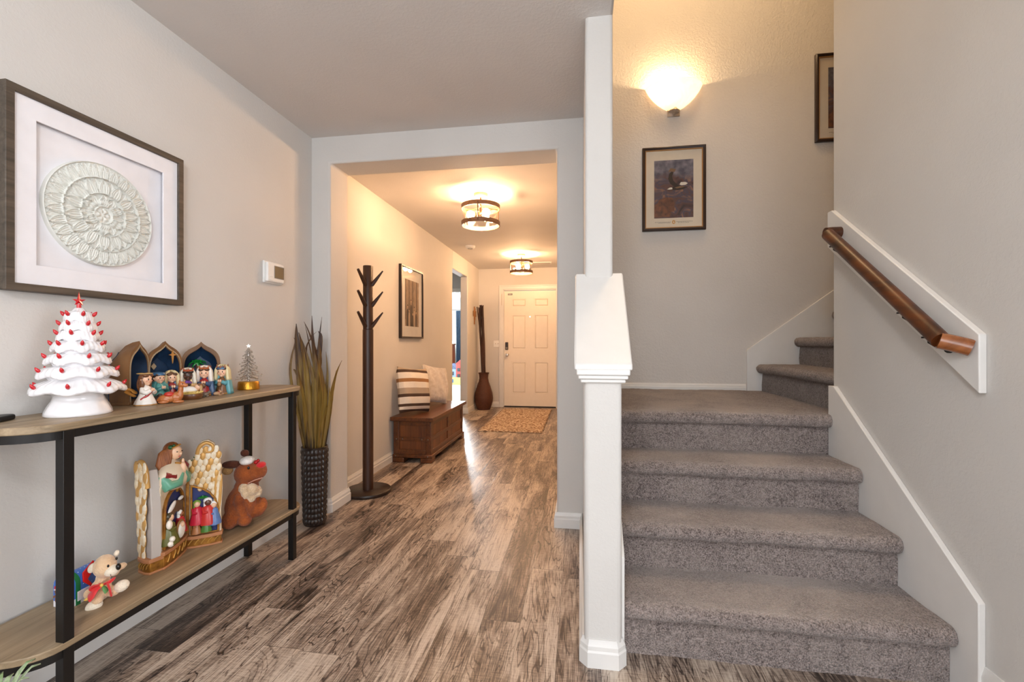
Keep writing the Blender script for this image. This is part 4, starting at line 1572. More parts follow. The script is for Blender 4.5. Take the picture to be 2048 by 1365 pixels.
    if wings:
        for s in (-1, 1):
            m = nb()
            for k in range(5):
                m.ball((s * (.2 + .05 * k), .2 + .02 * k, .40 + .06 * k - .012 * k * k), (.12, .03, .05), 10, 6, Matrix.Rotation(-s * (.3 + .12 * k), 3, 'Y'))
                m.ball((s * (.22 + .06 * k), .215, .30 + .03 * k), (.11, .02, .04), 10, 6, Matrix.Rotation(-s * .2, 3, 'Y'))
            m.build('wing', mat('gilded_wing', C(*GOLD), .35, .5), t, ang=70)
    if halo:
        nb().lathe([(.20, 0), (.225, .012), (.225, .022), (.20, .03)], 24, (0, .03, .93), caps=False).build('halo', paint(*halo), t)
    if hold:
        nb().ball((0, -.27, .36), (.075, .06, .085), 12, 8).build('held_gift', paint(*hold), t, ang=80)
    return t


figurine('kneeling angel figurine in white dress with red sash and gold wings', -1.588, 1.418, .124, radians(48), (236, 230, 222), GOLD, long_hair=True, wings=True, kneel=True, sash=(170, 34, 36), hair=(112, 70, 42), halo=(214, 176, 110))
figurine('shepherd figurine in teal robe with blue headband', -1.640, 1.518, .120, radians(35), (96, 170, 164), (40, 90, 110), band=(54, 96, 130), hair=(70, 44, 30), cloak=(70, 140, 140))
figurine('smiling figurine with red collar and cream headscarf, second right of the kneeling angel', -1.648, 1.580, .116, radians(15), (150, 44, 40), (214, 190, 140), veil=(212, 190, 142), hair=(96, 60, 38), cloak=(60, 84, 120))
figurine('dark skinned king figurine in purple with red and gold crown behind the manger', -1.640, 1.648, .122, radians(8), (110, 60, 140), GOLD, skin=SKD, hair=(30, 20, 16), veil=(226, 216, 196), crown=(168, 74, 34), cloak=(214, 176, 120))
figurine('crowned figurine in red robe and white veil holding a brown gift', -1.628, 1.720, .128, radians(-6), (160, 36, 34), GOLD, veil=(238, 228, 216), crown=(176, 92, 44), cloak=(66, 92, 128), hold=(112, 78, 50), hair=(80, 48, 30))
figurine('crowned figurine in brown robe and teal cloak at the right end of the set', -1.600, 1.788, .130, radians(-22), (118, 74, 36), GOLD, veil=(222, 206, 160), crown=(150, 90, 50), band=(60, 92, 122), cloak=(96, 160, 168), hold=(150, 110, 70), hair=(66, 40, 28))

mg = thing('manger', 'small brown manger with a swaddled baby in white cloth amid the figurines', 'figurine', (-1.585, 1.602, TZT), face_cam(-1.585, 1.602) - .15, 'nativity figurines on the console')
MB().lathe([(0, 0), (.036, 0), (.042, .012), (.040, .022), (0, .022)], 28, rf=lambda a, z: 1 + .12 * abs(cos(a))).build('basket', paint(104, 62, 30), mg, ang=60)
m = MB()
for k in range(26):
    a = 2 * pi * k / 26
    m.tube([(.034 * cos(a), .028 * sin(a), .024), (.047 * cos(a + .2), .036 * sin(a + .2), .030)], [.006, .002], 6)
m.ball((0, 0, .024), (.043, .034, .010), 16, 8)
m.build('straw', paint(222, 190, 104), mg, ang=70)
MB().ball((-.004, 0, .038), (.033, .019, .014), 16, 10).ball((-.02, -.004, .036), (.02, .018, .012), 12, 8).build('swaddling', paint(240, 234, 226), mg, ang=80)
m = MB().ball((.030, 0, .048), (.014, .013, .013), 14, 10)
m.mi = 1
m.ball((.034, 0, .053), (.012, .012, .010), 10, 8)
m.build('baby_head', [paint(*SK), paint(120, 80, 46)], mg, ang=80)
MB().prism([(-.003, 0), (.003, 0), (.004, .04), (.000, .048), (-.004, .04)], -.012, .012, XZ).build('headboard', paint(190, 150, 90), mg, bev=.002, loc=(.04, 0, .01))


def critter(name, label, x, y, turn, parts, cols, sz, extra=None):
    """parts: joints of a small lying animal as ellipsoids fused into one body"""
    t = thing(name, label, 'figurine', (x, y, TZT), face_cam(x, y) + turn, 'nativity figurines on the console')
    m = MB()
    for c_, r in parts:
        m.ball(tuple(q * sz for q in c_), tuple(q * sz for q in r), 14, 10)
    m.build('body', cols, t, remesh=sz * .022)
    for nm, c_, r, col in extra or ():
        MB().ball(tuple(q * sz for q in c_), tuple(q * sz for q in r), 12, 8).build(nm, paint(*col), t, ang=80)
    return t


critter('camel_figurine', 'small orange-brown camel figurine lying down in front of the shepherd', -1.545, 1.488, radians(-8),
        [((-.18, 0, .2), (.36, .2, .2)), ((.1, 0, .24), (.25, .2, .22)), ((-.12, 0, .36), (.14, .12, .14)), ((.26, -.02, .36), (.12, .12, .24)), ((.28, -.02, .60), (.10, .1, .22)), ((.33, -.06, .80), (.15, .12, .13)),
         ((.45, -.08, .75), (.11, .085, .085)), ((-.3, -.2, .07), (.2, .08, .07)), ((.22, -.22, .07), (.22, .08, .07)), ((.24, .0, .92), (.04, .05, .08)), ((-.5, 0, .14), (.08, .1, .08))],
        paint(176, 104, 54), .088,
        [('eye', (.36, -.18, .83), (.02, .02, .025), EYE), ('saddle_blanket', (-.12, -.02, .38), (.2, .19, .12), (190, 52, 40)), ('nostril', (.53, -.13, .77), (.015, .015, .015), EYE)])
critter('lamb_figurine', 'tiny grey lamb figurine at the feet of the red robed king', -1.578, 1.672, radians(10),
        [((0, 0, .3), (.42, .28, .28)), ((.36, -.05, .52), (.2, .17, .18)), ((.5, -.08, .47), (.12, .1, .1)), ((.28, 0, .62), (.08, .14, .06)), ((-.2, -.15, .1), (.16, .1, .1)), ((.2, -.15, .1), (.18, .1, .1))],
        paint(112, 96, 80), .036, [('eye', (.42, -.2, .57), (.03, .03, .03), EYE)])
critter('kitten_figurine', 'tiny tan and white animal figurine lying beside the rightmost robed figurine', -1.572, 1.726, radians(30),
        [((0, 0, .26), (.42, .24, .25)), ((.4, -.04, .42), (.2, .18, .19)), ((.52, -.08, .38), (.1, .1, .09)), ((.34, .08, .62), (.06, .04, .1)), ((.36, -.14, .62), (.06, .04, .1)), ((.3, -.2, .08), (.2, .08, .08))],
        paint(178, 140, 106), .034, [('eye', (.5, -.17, .47), (.03, .03, .03), EYE), ('red_collar', (.24, 0, .4), (.1, .19, .16), (180, 50, 44))])
critter('dark_sheep_figurine', 'tiny dark grey sheep figurine tucked beside the kneeling angel', -1.600, 1.474, radians(-20),
        [((0, 0, .32), (.36, .26, .30)), ((.26, -.1, .6), (.2, .18, .2)), ((.34, -.2, .54), (.12, .12, .11)), ((-.1, -.2, .1), (.14, .1, .1)), ((.2, -.2, .1), (.14, .1, .1))],
        paint(72, 64, 62), .046, [('eye', (.36, -.28, .62), (.03, .03, .03), EYE)])

# small dark remote at the near end of the console
rm = MB().prism(track(.022, -.06, .06, .02), 0, .016, XY).build('remote_control', M_black, loc=(-1.672, 1.03, TZT), bev=.005, seg=3)
rm.rotation_euler = (0, 0, .5)
tag(rm, 'black rounded remote lying on the near end of the console top', 'remote')

# ------------------------------------------------------------------ ribbed floor vase with dried grass
M_vase = mat('dark_brown_ceramic', C(30, 20, 17), .3, col2=C(48, 34, 28), ns=25, coat=.3)
vx, vy = -1.632, 2.545
fl = thing('floor_vase', 'tall dark brown floor vase with rows of raised blocks at the end of the console', 'vase', (vx, vy, 0))
prof = [(.0, 0), (.060, 0), (.064, .006)]
NRW = 14
for k in range(NRW * 6 + 1):
    z = .012 + .455 * k / (NRW * 6)
    ph = (k % 6) / 6
    prof.append((.0640 + .0120 * z / .47 + .0055 * sin(pi * ph) ** .7, z))
prof += [(.077, .472), (.078, .480), (.074, .482), (.070, .475), (.066, .30), (0, .30)]


def blocks(a, z):
    if not .014 < z < .466:
        return 1
    return 1 - .085 * abs(cos(9 * a)) ** 7


MB().lathe(prof, 198, rf=blocks).build('body', M_vase, fl, ang=70)
t = NT('dried_grass_blade')
tc = t.n('ShaderNodeTexCoord')
sp = t.n('ShaderNodeSeparateXYZ')
t.l(tc.outputs['Object'], sp.inputs[0])
nz = t.n('ShaderNodeTexNoise')
nz.inputs['Scale'].default_value = 1
nz.inputs['Detail'].default_value = 4
mp = t.n('ShaderNodeMapping')
mp.inputs['Scale'].default_value = (60, 60, 5)
t.l(tc.outputs['Object'], mp.inputs[0])
t.l(mp.outputs[0], nz.inputs['Vector'])
f = t.math('ADD', t.math('MULTIPLY', sp.outputs[2], .85), t.math('MULTIPLY', t.math('SUBTRACT', nz.outputs['Fac'], .5), .8))
t.l(t.ramp(f, [(.0, C(54, 36, 16)), (.14, C(128, 98, 38)), (.32, C(142, 114, 46)), (.50, C(112, 82, 36)), (.66, C(70, 44, 28)), (.8, C(40, 24, 20))]), t.b.inputs['Base Color'])
t.b.inputs['Roughness'].default_value = .55
M_grass = t.m
gr = thing('grass_bouquet', 'bunch of tall olive brown dried grass blades standing in the floor vase', 'dried grass', (vx, vy, .40), face_cam(vx, vy))
BL = [
    ([(145, 810), (132, 620), (125, 480), (108, 290), (99, 190), (97, 120)], 42, .02), ([(178, 810), (168, 640), (160, 480), (148, 340), (125, 220), (114, 170)], 30, -.03),
    ([(228, 810), (232, 700), (222, 520), (215, 380), (235, 200), (220, 160)], 44, .03), ([(190, 810), (196, 600), (204, 420), (198, 300), (188, 180), (185, 75)], 28, -.01),
    ([(222, 810), (246, 640), (256, 540), (238, 420), (205, 270), (165, 160), (142, 112)], 32, -.05), ([(262, 810), (272, 690), (288, 590), (305, 490), (330, 395), (359, 333)], 34, .02),
    ([(250, 810), (258, 640), (270, 480), (274, 390), (266, 280)], 18, .05), ([(255, 810), (276, 640), (283, 540), (280, 475)], 16, -.04),
    ([(140, 810), (112, 660), (84, 520), (66, 400), (72, 310), (92, 225), (84, 200)], 14, .0), ([(140, 815), (124, 740), (114, 690), (118, 640)], 16, .04),
    ([(182, 810), (176, 560), (165, 420), (152, 270), (180, 200), (210, 165)], 16, .01), ([(212, 810), (204, 560), (188, 420), (165, 330), (138, 240), (112, 175)], 20, -.02),
    ([(200, 815), (206, 560), (214, 400), (222, 260), (228, 180), (240, 84)], 16, -.05), ([(160, 815), (140, 600), (120, 470), (84, 380), (72, 430), (80, 560), (105, 610)], 10, .05),
    ([(168, 815), (160, 560), (150, 470), (130, 330), (100, 235), (84, 200)], 22, .05), ([(240, 815), (262, 720), (268, 640), (262, 560)], 26, .045),
    ([(152, 815), (150, 650), (140, 540), (118, 420), (104, 340)], 24, -.05), ([(236, 815), (246, 700), (262, 620), (290, 560), (310, 440), (322, 385)], 14, -.03),
    ([(196, 815), (184, 600), (186, 480), (196, 380), (182, 300), (160, 190), (143, 112)], 12, .03), ([(215, 815), (222, 640), (226, 500), (220, 420), (236, 330), (228, 230)], 30, -.03)]


def smooth_path(P, n=22):
    Q = [P[0]] + P + [P[-1]]
    out_ = []
    m = len(P) - 1
    for k in range(n + 1):
        u = m * k / n
        i = min(int(u), m - 1)
        f_ = u - i
        p0, p1, p2, p3 = (Vector(Q[i + q]) for q in range(4))
        out_.append(.5 * ((2 * p1) + (p2 - p0) * f_ + (2 * p0 - 5 * p1 + 4 * p2 - p3) * f_ ** 2 + (3 * p1 - p0 - 3 * p2 + p3) * f_ ** 3))
    return out_


rs = random.Random(21)
for pts, wd, dep in BL:
    P = [((a - 200) * .00101, 0, .09 + (810 - b) * .00109) for a, b in pts]
    n = len(P)
    P = [(a * (1 if i else .8), dep * (i / (n - 1)) * 1.4 + dep * .4, z) for i, (a, _, z) in enumerate(P)]
    P[0] = (P[0][0] * .6, P[0][1], -.08)
    C_ = smooth_path(P)
    rows = []
    tw = rs.uniform(-.6, .6)
    for k, p in enumerate(C_):
        s = k / (len(C_) - 1)
        hw = wd * .00132 * .5 * min(1, .55 + s * 1.6) * max(.06, (1 - s ** 2.2)) 
        an = tw + s * rs.uniform(.5, .7) * 1.2
        dx, dy = cos(an) * hw, sin(an) * hw
        cup = hw * .35
        rows.append([(p.x - dx, p.y - dy, p.z), (p.x - dx * .5 - sin(an) * cup * .7, p.y - dy * .5 + cos(an) * cup * .7, p.z), (p.x - sin(an) * cup, p.y + cos(an) * cup, p.z),
                     (p.x + dx * .5 - sin(an) * cup * .7, p.y + dy * .5 + cos(an) * cup * .7, p.z), (p.x + dx, p.y + dy, p.z)])
    MB().sheet(rows).build('blade', M_grass, gr, solid=.0012, ang=80)

# ------------------------------------------------------------------ angel triptych on the lower shelf
M_acream = mat('aged_cream_resin', C(226, 212, 190), .5, col2=C(204, 180, 146), ns=30, bump=.2, bs=90)
M_agold = mat('antique_gold_resin', C(176, 122, 48), .35, .55, col2=C(120, 76, 30), ns=40, bump=.5, bs=110, bd=.003)
M_agrey = mat('pale_grey_resin', C(186, 176, 168), .5)
M_asal = mat('rose_brown_edge', C(176, 118, 78), .45)
M_niche = mat('night_blue_niche', C(28, 44, 104), .5, col2=C(18, 26, 60), ns=20)
ax, ay = -1.60, 1.54
an_ = thing('angel_triptych', 'folding angel nativity scene with cream and gold wings standing on the lower shelf', 'nativity scene', (ax, ay, TZS))


def frame_m(o, d, nrm):
    d = Vector((d[0], d[1], 0)).normalized()
    nrm = Vector((nrm[0], nrm[1], 0)).normalized()
    return Matrix(((d.x, nrm.x, 0, o[0] - ax), (d.y, nrm.y, 0, o[1] - ay), (0, 0, 1, 0), (0, 0, 0, 1)))


SZ = ((0, 0, 0), (1, 0, 0), (0, 0, 1))       # prism t runs along -d here
FCm = frame_m((-1.572, 1.462), (-.37, .93), (.93, .37))
FRt = frame_m((-1.636, 1.636), (.8, .6), (.6, -.8))
FLf = frame_m((-1.640, 1.452), (.96, -.27), (-.27, -.96))


def pm(F):
    m = MB()
    m.M = F
    return m


def plinth(F, w_, h_, d0, d1, parent):
    m = pm(F)
    pl = [(0, d0), (w_, d0), (w_, d1 * .55), (w_ * .72, d1), (w_ * .28, d1), (0, d1 * .55)]
    m.prism(pl, .006, h_ - .012, ((0, 0, 0), (1, 0, 0), (0, 1, 0)))
    b = m.build('plinth', M_agold, parent, bev=.002)
    for z0, z1, g in ((0, .008, .004), (h_ - .014, h_, .005)):
        m = pm(F)
        m.prism([(a + (g if a > w_ / 2 else -g), b_ + (g if b_ > 0 else 0)) for a, b_ in pl], z0, z1, ((0, 0, 0), (1, 0, 0), (0, 1, 0)))
        m.build('plinth_moulding', M_asal, b, bev=.002)
    m = pm(F)
    for k in range(5):
        u = w_ * (.14 + .18 * k)
        m.tube([(u - .008, d1 * (.75 if k in (0, 4) else 1.0) + .001, h_ * .3), (u, d1 * (.75 if k in (0, 4) else 1.0) + .003, h_ * .55), (u + .008, d1 * (.75 if k in (0, 4) else 1.0) + .001, h_ * .7)], .0022, 6)
    m.build('scroll_relief', mat('bright_gold', C(224, 178, 96), .3, .6), b)


def feather(m, s, d, z, ln, wd, ang, mi):
    m.mi = mi
    m.ball((s, d, z), (wd, .004, ln), 10, 8, Matrix.Rotation(ang, 3, 'Y'))
    m.mi = 1 - mi if mi < 2 else 1
    m.ball((s, d - .0012, z - ln * .12), (wd * 1.12, .0035, ln * 1.02), 10, 8, Matrix.Rotation(ang, 3, 'Y'))


WM = [mat('wing_white', C(232, 222, 202), .5, col2=C(214, 184, 138), ns=45), mat('wing_gold', C(204, 156, 88), .4, .3)]

# centre panel
m = pm(FCm)
cw = .178
arc = [(.0, .0), (cw, .0), (cw, .30)] + [(cw / 2 + cw / 2 * cos(pi * k / 14), .30 + .045 * sin(pi * k / 14)) for k in range(1, 14)] + [(0, .30)]
m.prism(arc, .0, .028, SZ)
ctr = m.build('centre_panel', M_acream, an_, bev=.002)
plinth(FCm, cw, .066, -.02, .020, an_)
na = [(.012, .068), (cw - .012, .068), (cw - .012, .205)] + [(cw / 2 + (cw / 2 - .012) * cos(pi * k / 16), .205 + .078 * sin(pi * k / 16)) for k in range(1, 16)] + [(.012, .205)]
ni = [(cw / 2 + (a - cw / 2) * .87, .075 + (b - .068) * .93) for a, b in na]
m = pm(FCm)
m.ring(na, ni, -.010, .002, SZ)
m.build('arch_frame', M_agold, ctr, bev=.0015)
m = pm(FCm)
m.prism(ni, -.001, .002, SZ)
m.build('niche_back', M_niche, ctr)


def rfig(F, s, z, h, robe, head, skin=(226, 184, 150), d=.006, parent=None, lean=0):
    m = pm(F)
    m.lathe([(.0, 0), (.30 * h, 0), (.30 * h, .06 * h), (.22 * h, .4 * h), (.17 * h, .66 * h), (.07 * h, .74 * h), (0, .76 * h)], 14, (s, d, z), lambda a, q: 1 + .08 * sin(6 * a))
    m.tube([(s - .15 * h, d, z + .62 * h), (s - .10 * h, d + .16 * h, z + .46 * h), (s + .02 * h, d + .2 * h, z + .5 * h)], [.07 * h, .075 * h, .05 * h], 8)
    b = m.build('relief_figure', paint(*robe), parent or an_, ang=70)
    m = pm(F)
    m.ball((s + lean, d + .05 * h, z + .84 * h), (.12 * h, .11 * h, .135 * h), 12, 8)
    m.mi = 1
    m.ball((s + lean - .01 * h, d + .01 * h, z + .89 * h), (.155 * h, .12 * h, .125 * h), 12, 8)
    m.ball((s + lean - .09 * h, d, z + .74 * h), (.07 * h, .08 * h, .15 * h), 10, 6)
    m.build('relief_head', [paint(*skin), paint(*head)], b, ang=80)


m = pm(FCm)
m.prism([(.045, .20), (.09, .232), (.155, .215), (.150, .165), (.10, .185), (.06, .165)], -.009, -.001, SZ)
m.build('stable_roof', mat('stable_brown', C(104, 76, 52), .6, bump=.5, bs=80), ctr, bev=.002)
m = pm(FCm)
m.ball((.066, .008, .214), (.034, .006, .012), 12, 8, Matrix.Rotation(-.5, 3, 'Y'))
m.ball((.135, .008, .228), (.02, .006, .008), 12, 8)
m.build('snow_on_roof', paint(236, 234, 230), ctr, ang=80)
rfig(FCm, .042, .082, .118, (92, 92, 36), (70, 60, 40), parent=ctr)
rfig(FCm, .128, .092, .088, (186, 40, 44), (240, 236, 230), skin=(150, 96, 66), parent=ctr)
m = pm(FCm)
m.ball((.098, .022, .112), (.034, .008, .040), 16, 10, Matrix.Rotation(.25, 3, 'Y'))
m.mi = 1
m.ball((.096, .028, .112), (.026, .008, .032), 16, 10, Matrix.Rotation(.25, 3, 'Y'))
m.mi = 2
m.ball((.092, .033, .134), (.010, .008, .010), 10, 8)
m.build('baby_in_basket', [mat('straw_basket', C(150, 104, 54), .7), paint(236, 230, 220), paint(226, 184, 150)], ctr, ang=80)
m = pm(FCm)
m.ball((.026, .024, .088), (.018, .012, .014), 12, 8).ball((.020, .03, .106), (.011, .010, .011), 10, 8)
m.ball((.012, .024, .164), (.013, .01, .018), 12, 8)
m.build('sheep_relief', paint(236, 226, 212), ctr, ang=80)
m = pm(FCm)
m.prism([(.105, .345), (.112, .30), (.105, .262), (.098, .30)], -.012, -.004, SZ)
m.ball((.105, .008, .332), (.022, .008, .020), 10, 6)
m.build('star_ornament', mat('bright_gold_star', C(220, 168, 74), .3, .6), ctr)

# angel bust above the niche
m = pm(FCm)
bs_ = (.088, -.004)
m.lathe([(.075, .290), (.086, .320), (.080, .352), (.058, .378), (.026, .390), (.022, .400), (0, .401)], 28, (bs_[0], bs_[1], 0), lambda a, z: 1 - .42 * abs(sin(a)))
bust = m.build('angel_bust', paint(216, 196, 170), an_, ang=80)
m = pm(FCm)
for q, s0 in ((-1, .026), (1, .150)):
    m.tube([(s0, -.01, .345), (s0 + q * .006, .016, .308), (bs_[0] + q * .030, .030, .312), (bs_[0] + q * .010, .034, .345)], [.018, .023, .021, .012], 12)
m.build('sleeves', paint(96, 158, 132), bust, ang=70)
m = pm(FCm)
m.tube([(.020, .006, .352), (.045, .022, .338), (.072, .02, .330)], [.012, .016, .006], 8)
m.build('red_mantle', paint(130, 28, 34), bust, ang=70)
m = pm(FCm)
m.tube([(.158, .004, .372), (.166, .012, .352), (.160, .014, .335)], [.008, .014, .008], 8)
m.build('red_mantle', paint(130, 28, 34), bust, ang=70)
m = pm(FCm)
m.ball((bs_[0], .036, .362), (.010, .012, .024), 12, 8).ball((bs_[0] + .006, .034, .385), (.006, .006, .014), 8, 6)
m.build('praying_hands', paint(226, 184, 150), bust, ang=80)
m = pm(FCm)
m.ball((bs_[0] + .006, .004, .424), (.024, .026, .030), 18, 12)
hx, hy = bs_[0] + .006, .004
m.ball((hx - .012, hy + .0265, .420), (.005, .006, .006), 8, 6)
m.mi = 1
for q_ in (-1, 1):
    m.ball((hx - .010 + q_ * .0095, hy + .0225 + q_ * .0043, .429), (.0032, .0030, .0022), 6, 4)
m.mi = 2
m.ball((hx - .010, hy + .0225, .409), (.005, .004, .0022), 6, 4)
hd = m.build('head', [paint(232, 188, 152), paint(60, 36, 26), paint(196, 92, 80)], bust, ang=80)
m = pm(FCm)
m.ball((bs_[0] + .011, -.009, .435), (.030, .028, .030), 18, 12)
for k in range(7):
    s0 = bs_[0] - .022 - .004 * k
    m.tube([(bs_[0] - .002, .004 - .003 * k, .458 - .002 * k), (s0 + .008, .000 - .004 * k, .428), (s0 - .004, -.002 - .004 * k, .388), (s0 + .002, .004 - .003 * k, .345 - .006 * (k % 3))], [.006, .008, .009, .003], 8)
for k in range(5):
    s0 = bs_[0] + .024 + .004 * k
    m.tube([(bs_[0] + .008, .006 - .004 * k, .458), (s0 + .006, .006 - .004 * k, .428), (s0 + .010, .006 - .003 * k, .392)], [.006, .009, .004], 8)
m.build('hair', mat('auburn_hair_paint', C(164, 100, 54), .5, col2=C(116, 62, 30), ns=60, sc=(1, 1, .3)), hd, ang=80)
m = pm(FCm)
m.tube([(bs_[0] - .028, .012, .448), (bs_[0], .026, .456), (bs_[0] + .026, .016, .450)], .0028, 8)
m.tube([(bs_[0] - .022, .020, .388), (bs_[0], .032, .380), (bs_[0] + .022, .020, .388)], .003, 8)
m.build('gold_bands', mat('bright_gold_band', C(216, 160, 70), .3, .6), bust, ang=70)
m = pm(FCm)
m.ball((bs_[0] - .016, .000, .448), (.006, .009, .009), 8, 6).ball((bs_[0] - .012, .010, .454), (.005, .006, .006), 8, 6)
m.build('holly_leaf', paint(26, 84, 44), hd)

# right door with its wing
rw = .125
wo = [(0, 0), (rw, 0), (rw, .04), (.123, .173), (.123, .314), (.119, .379), (.105, .404), (.099, .429), (.077, .447), (.054, .442), (.040, .424), (.036, .387), (.022, .369), (0, .344)]
m = pm(FRt)
m.prism(wo, 0, .022, SZ)
rd = m.build('right_door', M_acream, an_, bev=.003)
plinth(FRt, rw, .05, -.02, .020, an_)
nr = [(.016, .052), (.118, .052), (.118, .150), (.108, .192), (.086, .224), (.055, .248), (.016, .264)]
ni = [(.067 + (a - .067) * .86, .056 + (b - .052) * .93) for a, b in nr]
m = pm(FRt)
m.ring(nr, ni, -.010, .0, SZ)
m.build('arch_frame', M_agold, rd, bev=.0015)
m = pm(FRt)
m.prism(ni, -.001, .003, SZ)
m.build('niche_back', M_niche, rd)
m = pm(FRt)
m.box(0, .012, .001, .009, .05, .30)
m.build('hinge_column', M_agold, rd, bev=.002)
rfig(FRt, .040, .098, .098, (190, 34, 56), (120, 150, 60), parent=rd)
rfig(FRt, .078, .092, .108, (196, 50, 44), (244, 240, 236), skin=(96, 60, 44), parent=rd)
rfig(FRt, .098, .086, .096, (92, 120, 170), (238, 236, 232), parent=rd, d=.003)
rfig(FRt, .072, .062, .070, (74, 124, 52), (240, 236, 230), parent=rd, d=.012, lean=-.012)
rfig(FRt, .038, .058, .062, (170, 112, 70), (150, 90, 50), parent=rd, d=.012)
m = pm(FRt)
for k in range(5):
    a = .5 + .55 * k
    m.tube([(.060, .006, .200), (.060 + .014 * cos(a), .010, .200 + .012 * sin(a)), (.060 + .022 * cos(a), .008, .200 + .008 * sin(a))], [.002, .004, .001], 6)
m.build('palm_relief', M_leaf, rd)
m = pm(FRt)
for r_ in range(8):
    z = .405 - .026 * r_
    for k in range(6):
        s = .012 + .019 * k + (.0095 if r_ % 2 else 0)
        top = .350 + .09 * sin(min(1, s / .08) * pi * .5) - (.04 * max(0, (s - .09) / .03))
        low = .262 - .7 * max(0, s - .016)
        if z > top - .012 or z < low + .006 or s > .118:
            continue
        feather(m, s, .003 + .0004 * (8 - r_), z, .017, .010, .12, 0 if (r_ + k) % 3 else 1)
for k in range(4):
    feather(m, .098 + .0075 * k, .004, .275 - .022 * k, .070 + .006 * k, .007, .06, k % 2)
m.mi = 1
sc_pts = [(.040, .002, .390), (.048, .006, .420), (.070, .008, .436), (.092, .007, .424), (.094, .006, .402), (.078, .006, .394), (.068, .006, .406), (.076, .006, .416)]
m.tube([tuple(p) for p in smooth_path(sc_pts, 30)], [.009 - .00018 * k for k in range(31)], 10)
m.build('wing', WM, rd, ang=70)
m = pm(FRt)
for k in range(6):
    m.ball((.004 + .0085 * k, .006, .352 + .0075 * k + .003 * (k % 2)), (.0028, .002, .005), 6, 4, Matrix.Rotation(.8 * (-1) ** k, 3, 'Y'))
m.build('leaf_sprig', paint(70, 84, 40), rd)

# left wing pillar nearest the viewer
lw = .068
m = pm(FLf)
m.prism([(.006, .052), (lw, .052), (lw, .24), (.055, .33), (.04, .38), (.01, .38), (0, .34), (0, .2), (0, .052)], -.004, .030, SZ)
ld = m.build('left_door', M_agrey, an_, bev=.003)
plinth(FLf, lw, .056, -.034, .016, an_)
m = pm(FLf)
for r_ in range(12):
    z = .392 - .030 * r_
    wv = .084 - .0052 * r_
    for k in range(3):
        s = -.020 + .0018 * r_ + wv * (k + .5) / 3 + (.006 if r_ % 2 else 0)
        feather(m, s, .010 + .0007 * (12 - r_), z, .026, .0135, .10, 0 if (r_ + k) % 3 else 1)
m.mi = 1
lp = [(.054, .010, .320), (.050, .014, .390), (.026, .016, .418), (-.004, .014, .402), (-.010, .012, .36), (.012, .013, .344), (.022, .013, .37)]
m.tube([tuple(p) for p in smooth_path(lp, 26)], [.009 - .0002 * k for k in range(27)], 10)
m.build('wing', WM, ld, ang=70)

# ------------------------------------------------------------------ plush animal with red nose
M_fur = mat('rust_brown_plush_fur', C(178, 92, 34), .95, col2=C(108, 46, 14), ns=16, bump=.9, bs=130, bd=.008, sheen=.12, contrast=.5)
M_furd = mat('dark_brown_plush_fur', C(82, 38, 18), .95, bump=.9, bs=130, bd=.006, sheen=.1)
M_furc = mat('pale_plush_fur', C(228, 200, 166), .95, col2=C(200, 164, 124), ns=40, bump=1, bs=110, bd=.01, sheen=.5)
M_redfelt = mat('red_felt', C(206, 26, 30), .9, bump=.4, bs=140, sheen=.4)
M_eye = mat('black_bead', C(14, 10, 9), .1)
q = .000552
QX = .87
px, py = -1.580, 1.90
pl = thing('plush_animal', 'rust brown sitting plush animal with red nose and pale chest ruff on the lower shelf', 'stuffed toy', (px, py, TZS), face_cam(px, py))


def Q(a, b):
    return ((a - 985) * q * QX, (870 - b) * q)


def eb(m, a, b, y, ra, ry, rb, rot=0):
    x, z = Q(a, b)
    m.ball((x, y, z), (ra * q * QX, ry * q, rb * q), 18, 12, Matrix.Rotation(rot, 3, 'Y') if rot else None)


m = MB()
eb(m, 950, 700, 0, 135, 130, 170, .15)
eb(m, 935, 800, .01, 140, 130, 72)
eb(m, 1000, 560, 0, 110, 100, 100)
eb(m, 1010, 440, 0, 120, 110, 105)          # head
eb(m, 1085, 420, -.02, 95, 100, 78)         # muzzle
eb(m, 1060, 490, -.015, 72, 80, 40, -.15)   # jaw
eb(m, 955, 690, -.058, 52, 50, 120, -.25)    # near arm
eb(m, 985, 800, -.068, 62, 60, 48)
eb(m, 1075, 690, .03, 46, 50, 110, -.2)
eb(m, 1140, 730, -.0, 44, 60, 60)           # far leg foot
eb(m, 1080, 770, -.0, 90, 70, 60)
eb(m, 860, 810, -.03, 70, 90, 62)
m.build('body', M_fur, pl, remesh=.006, disp=(.012, .004))
m = MB()
eb(m, 875, 352, .01, 88, 40, 34, .08)
eb(m, 985, 278, .04, 42, 30, 32, .4)
m2 = m.build('ears', M_furd, pl, remesh=.005)
m = MB()
eb(m, 840, 400, .015, 50, 30, 40)
m.build('ear_lining', mat('tan_plush_lining', C(170, 132, 84), .95, bump=1, bs=120, bd=.008), pl, remesh=.005, disp=(.008, .004))
m = MB()
for a, b, y, ra, rb in ((975, 545, -.055, 46, 44), (1040, 560, -.066, 60, 56), (1090, 590, -.05, 44, 50), (1040, 630, -.058, 40, 40), (990, 590, -.064, 44, 44)):
    eb(m, a, b, y + .012, ra, 40, rb)
m.build('chest_ruff', M_furc, pl, remesh=.004, disp=(.007, .007))
m = MB()
eb(m, 1005, 325, -.01, 68, 70, 36, -.1)
m.build('white_cap', mat('white_fleece', C(238, 232, 226), .95, bump=.8, bs=150, bd=.006), pl, ang=80)
m = MB()
eb(m, 1122, 362, -.045, 46, 42, 28, -.15)
m.build('nose', M_redfelt, pl, ang=80)
m = MB()
eb(m, 1078, 330, -.052, 18, 18, 17)
eb(m, 1098, 322, -.045, 15, 16, 14)
m.build('holly_berries', mat('red_berry', C(170, 16, 24), .25), pl)
m = MB()
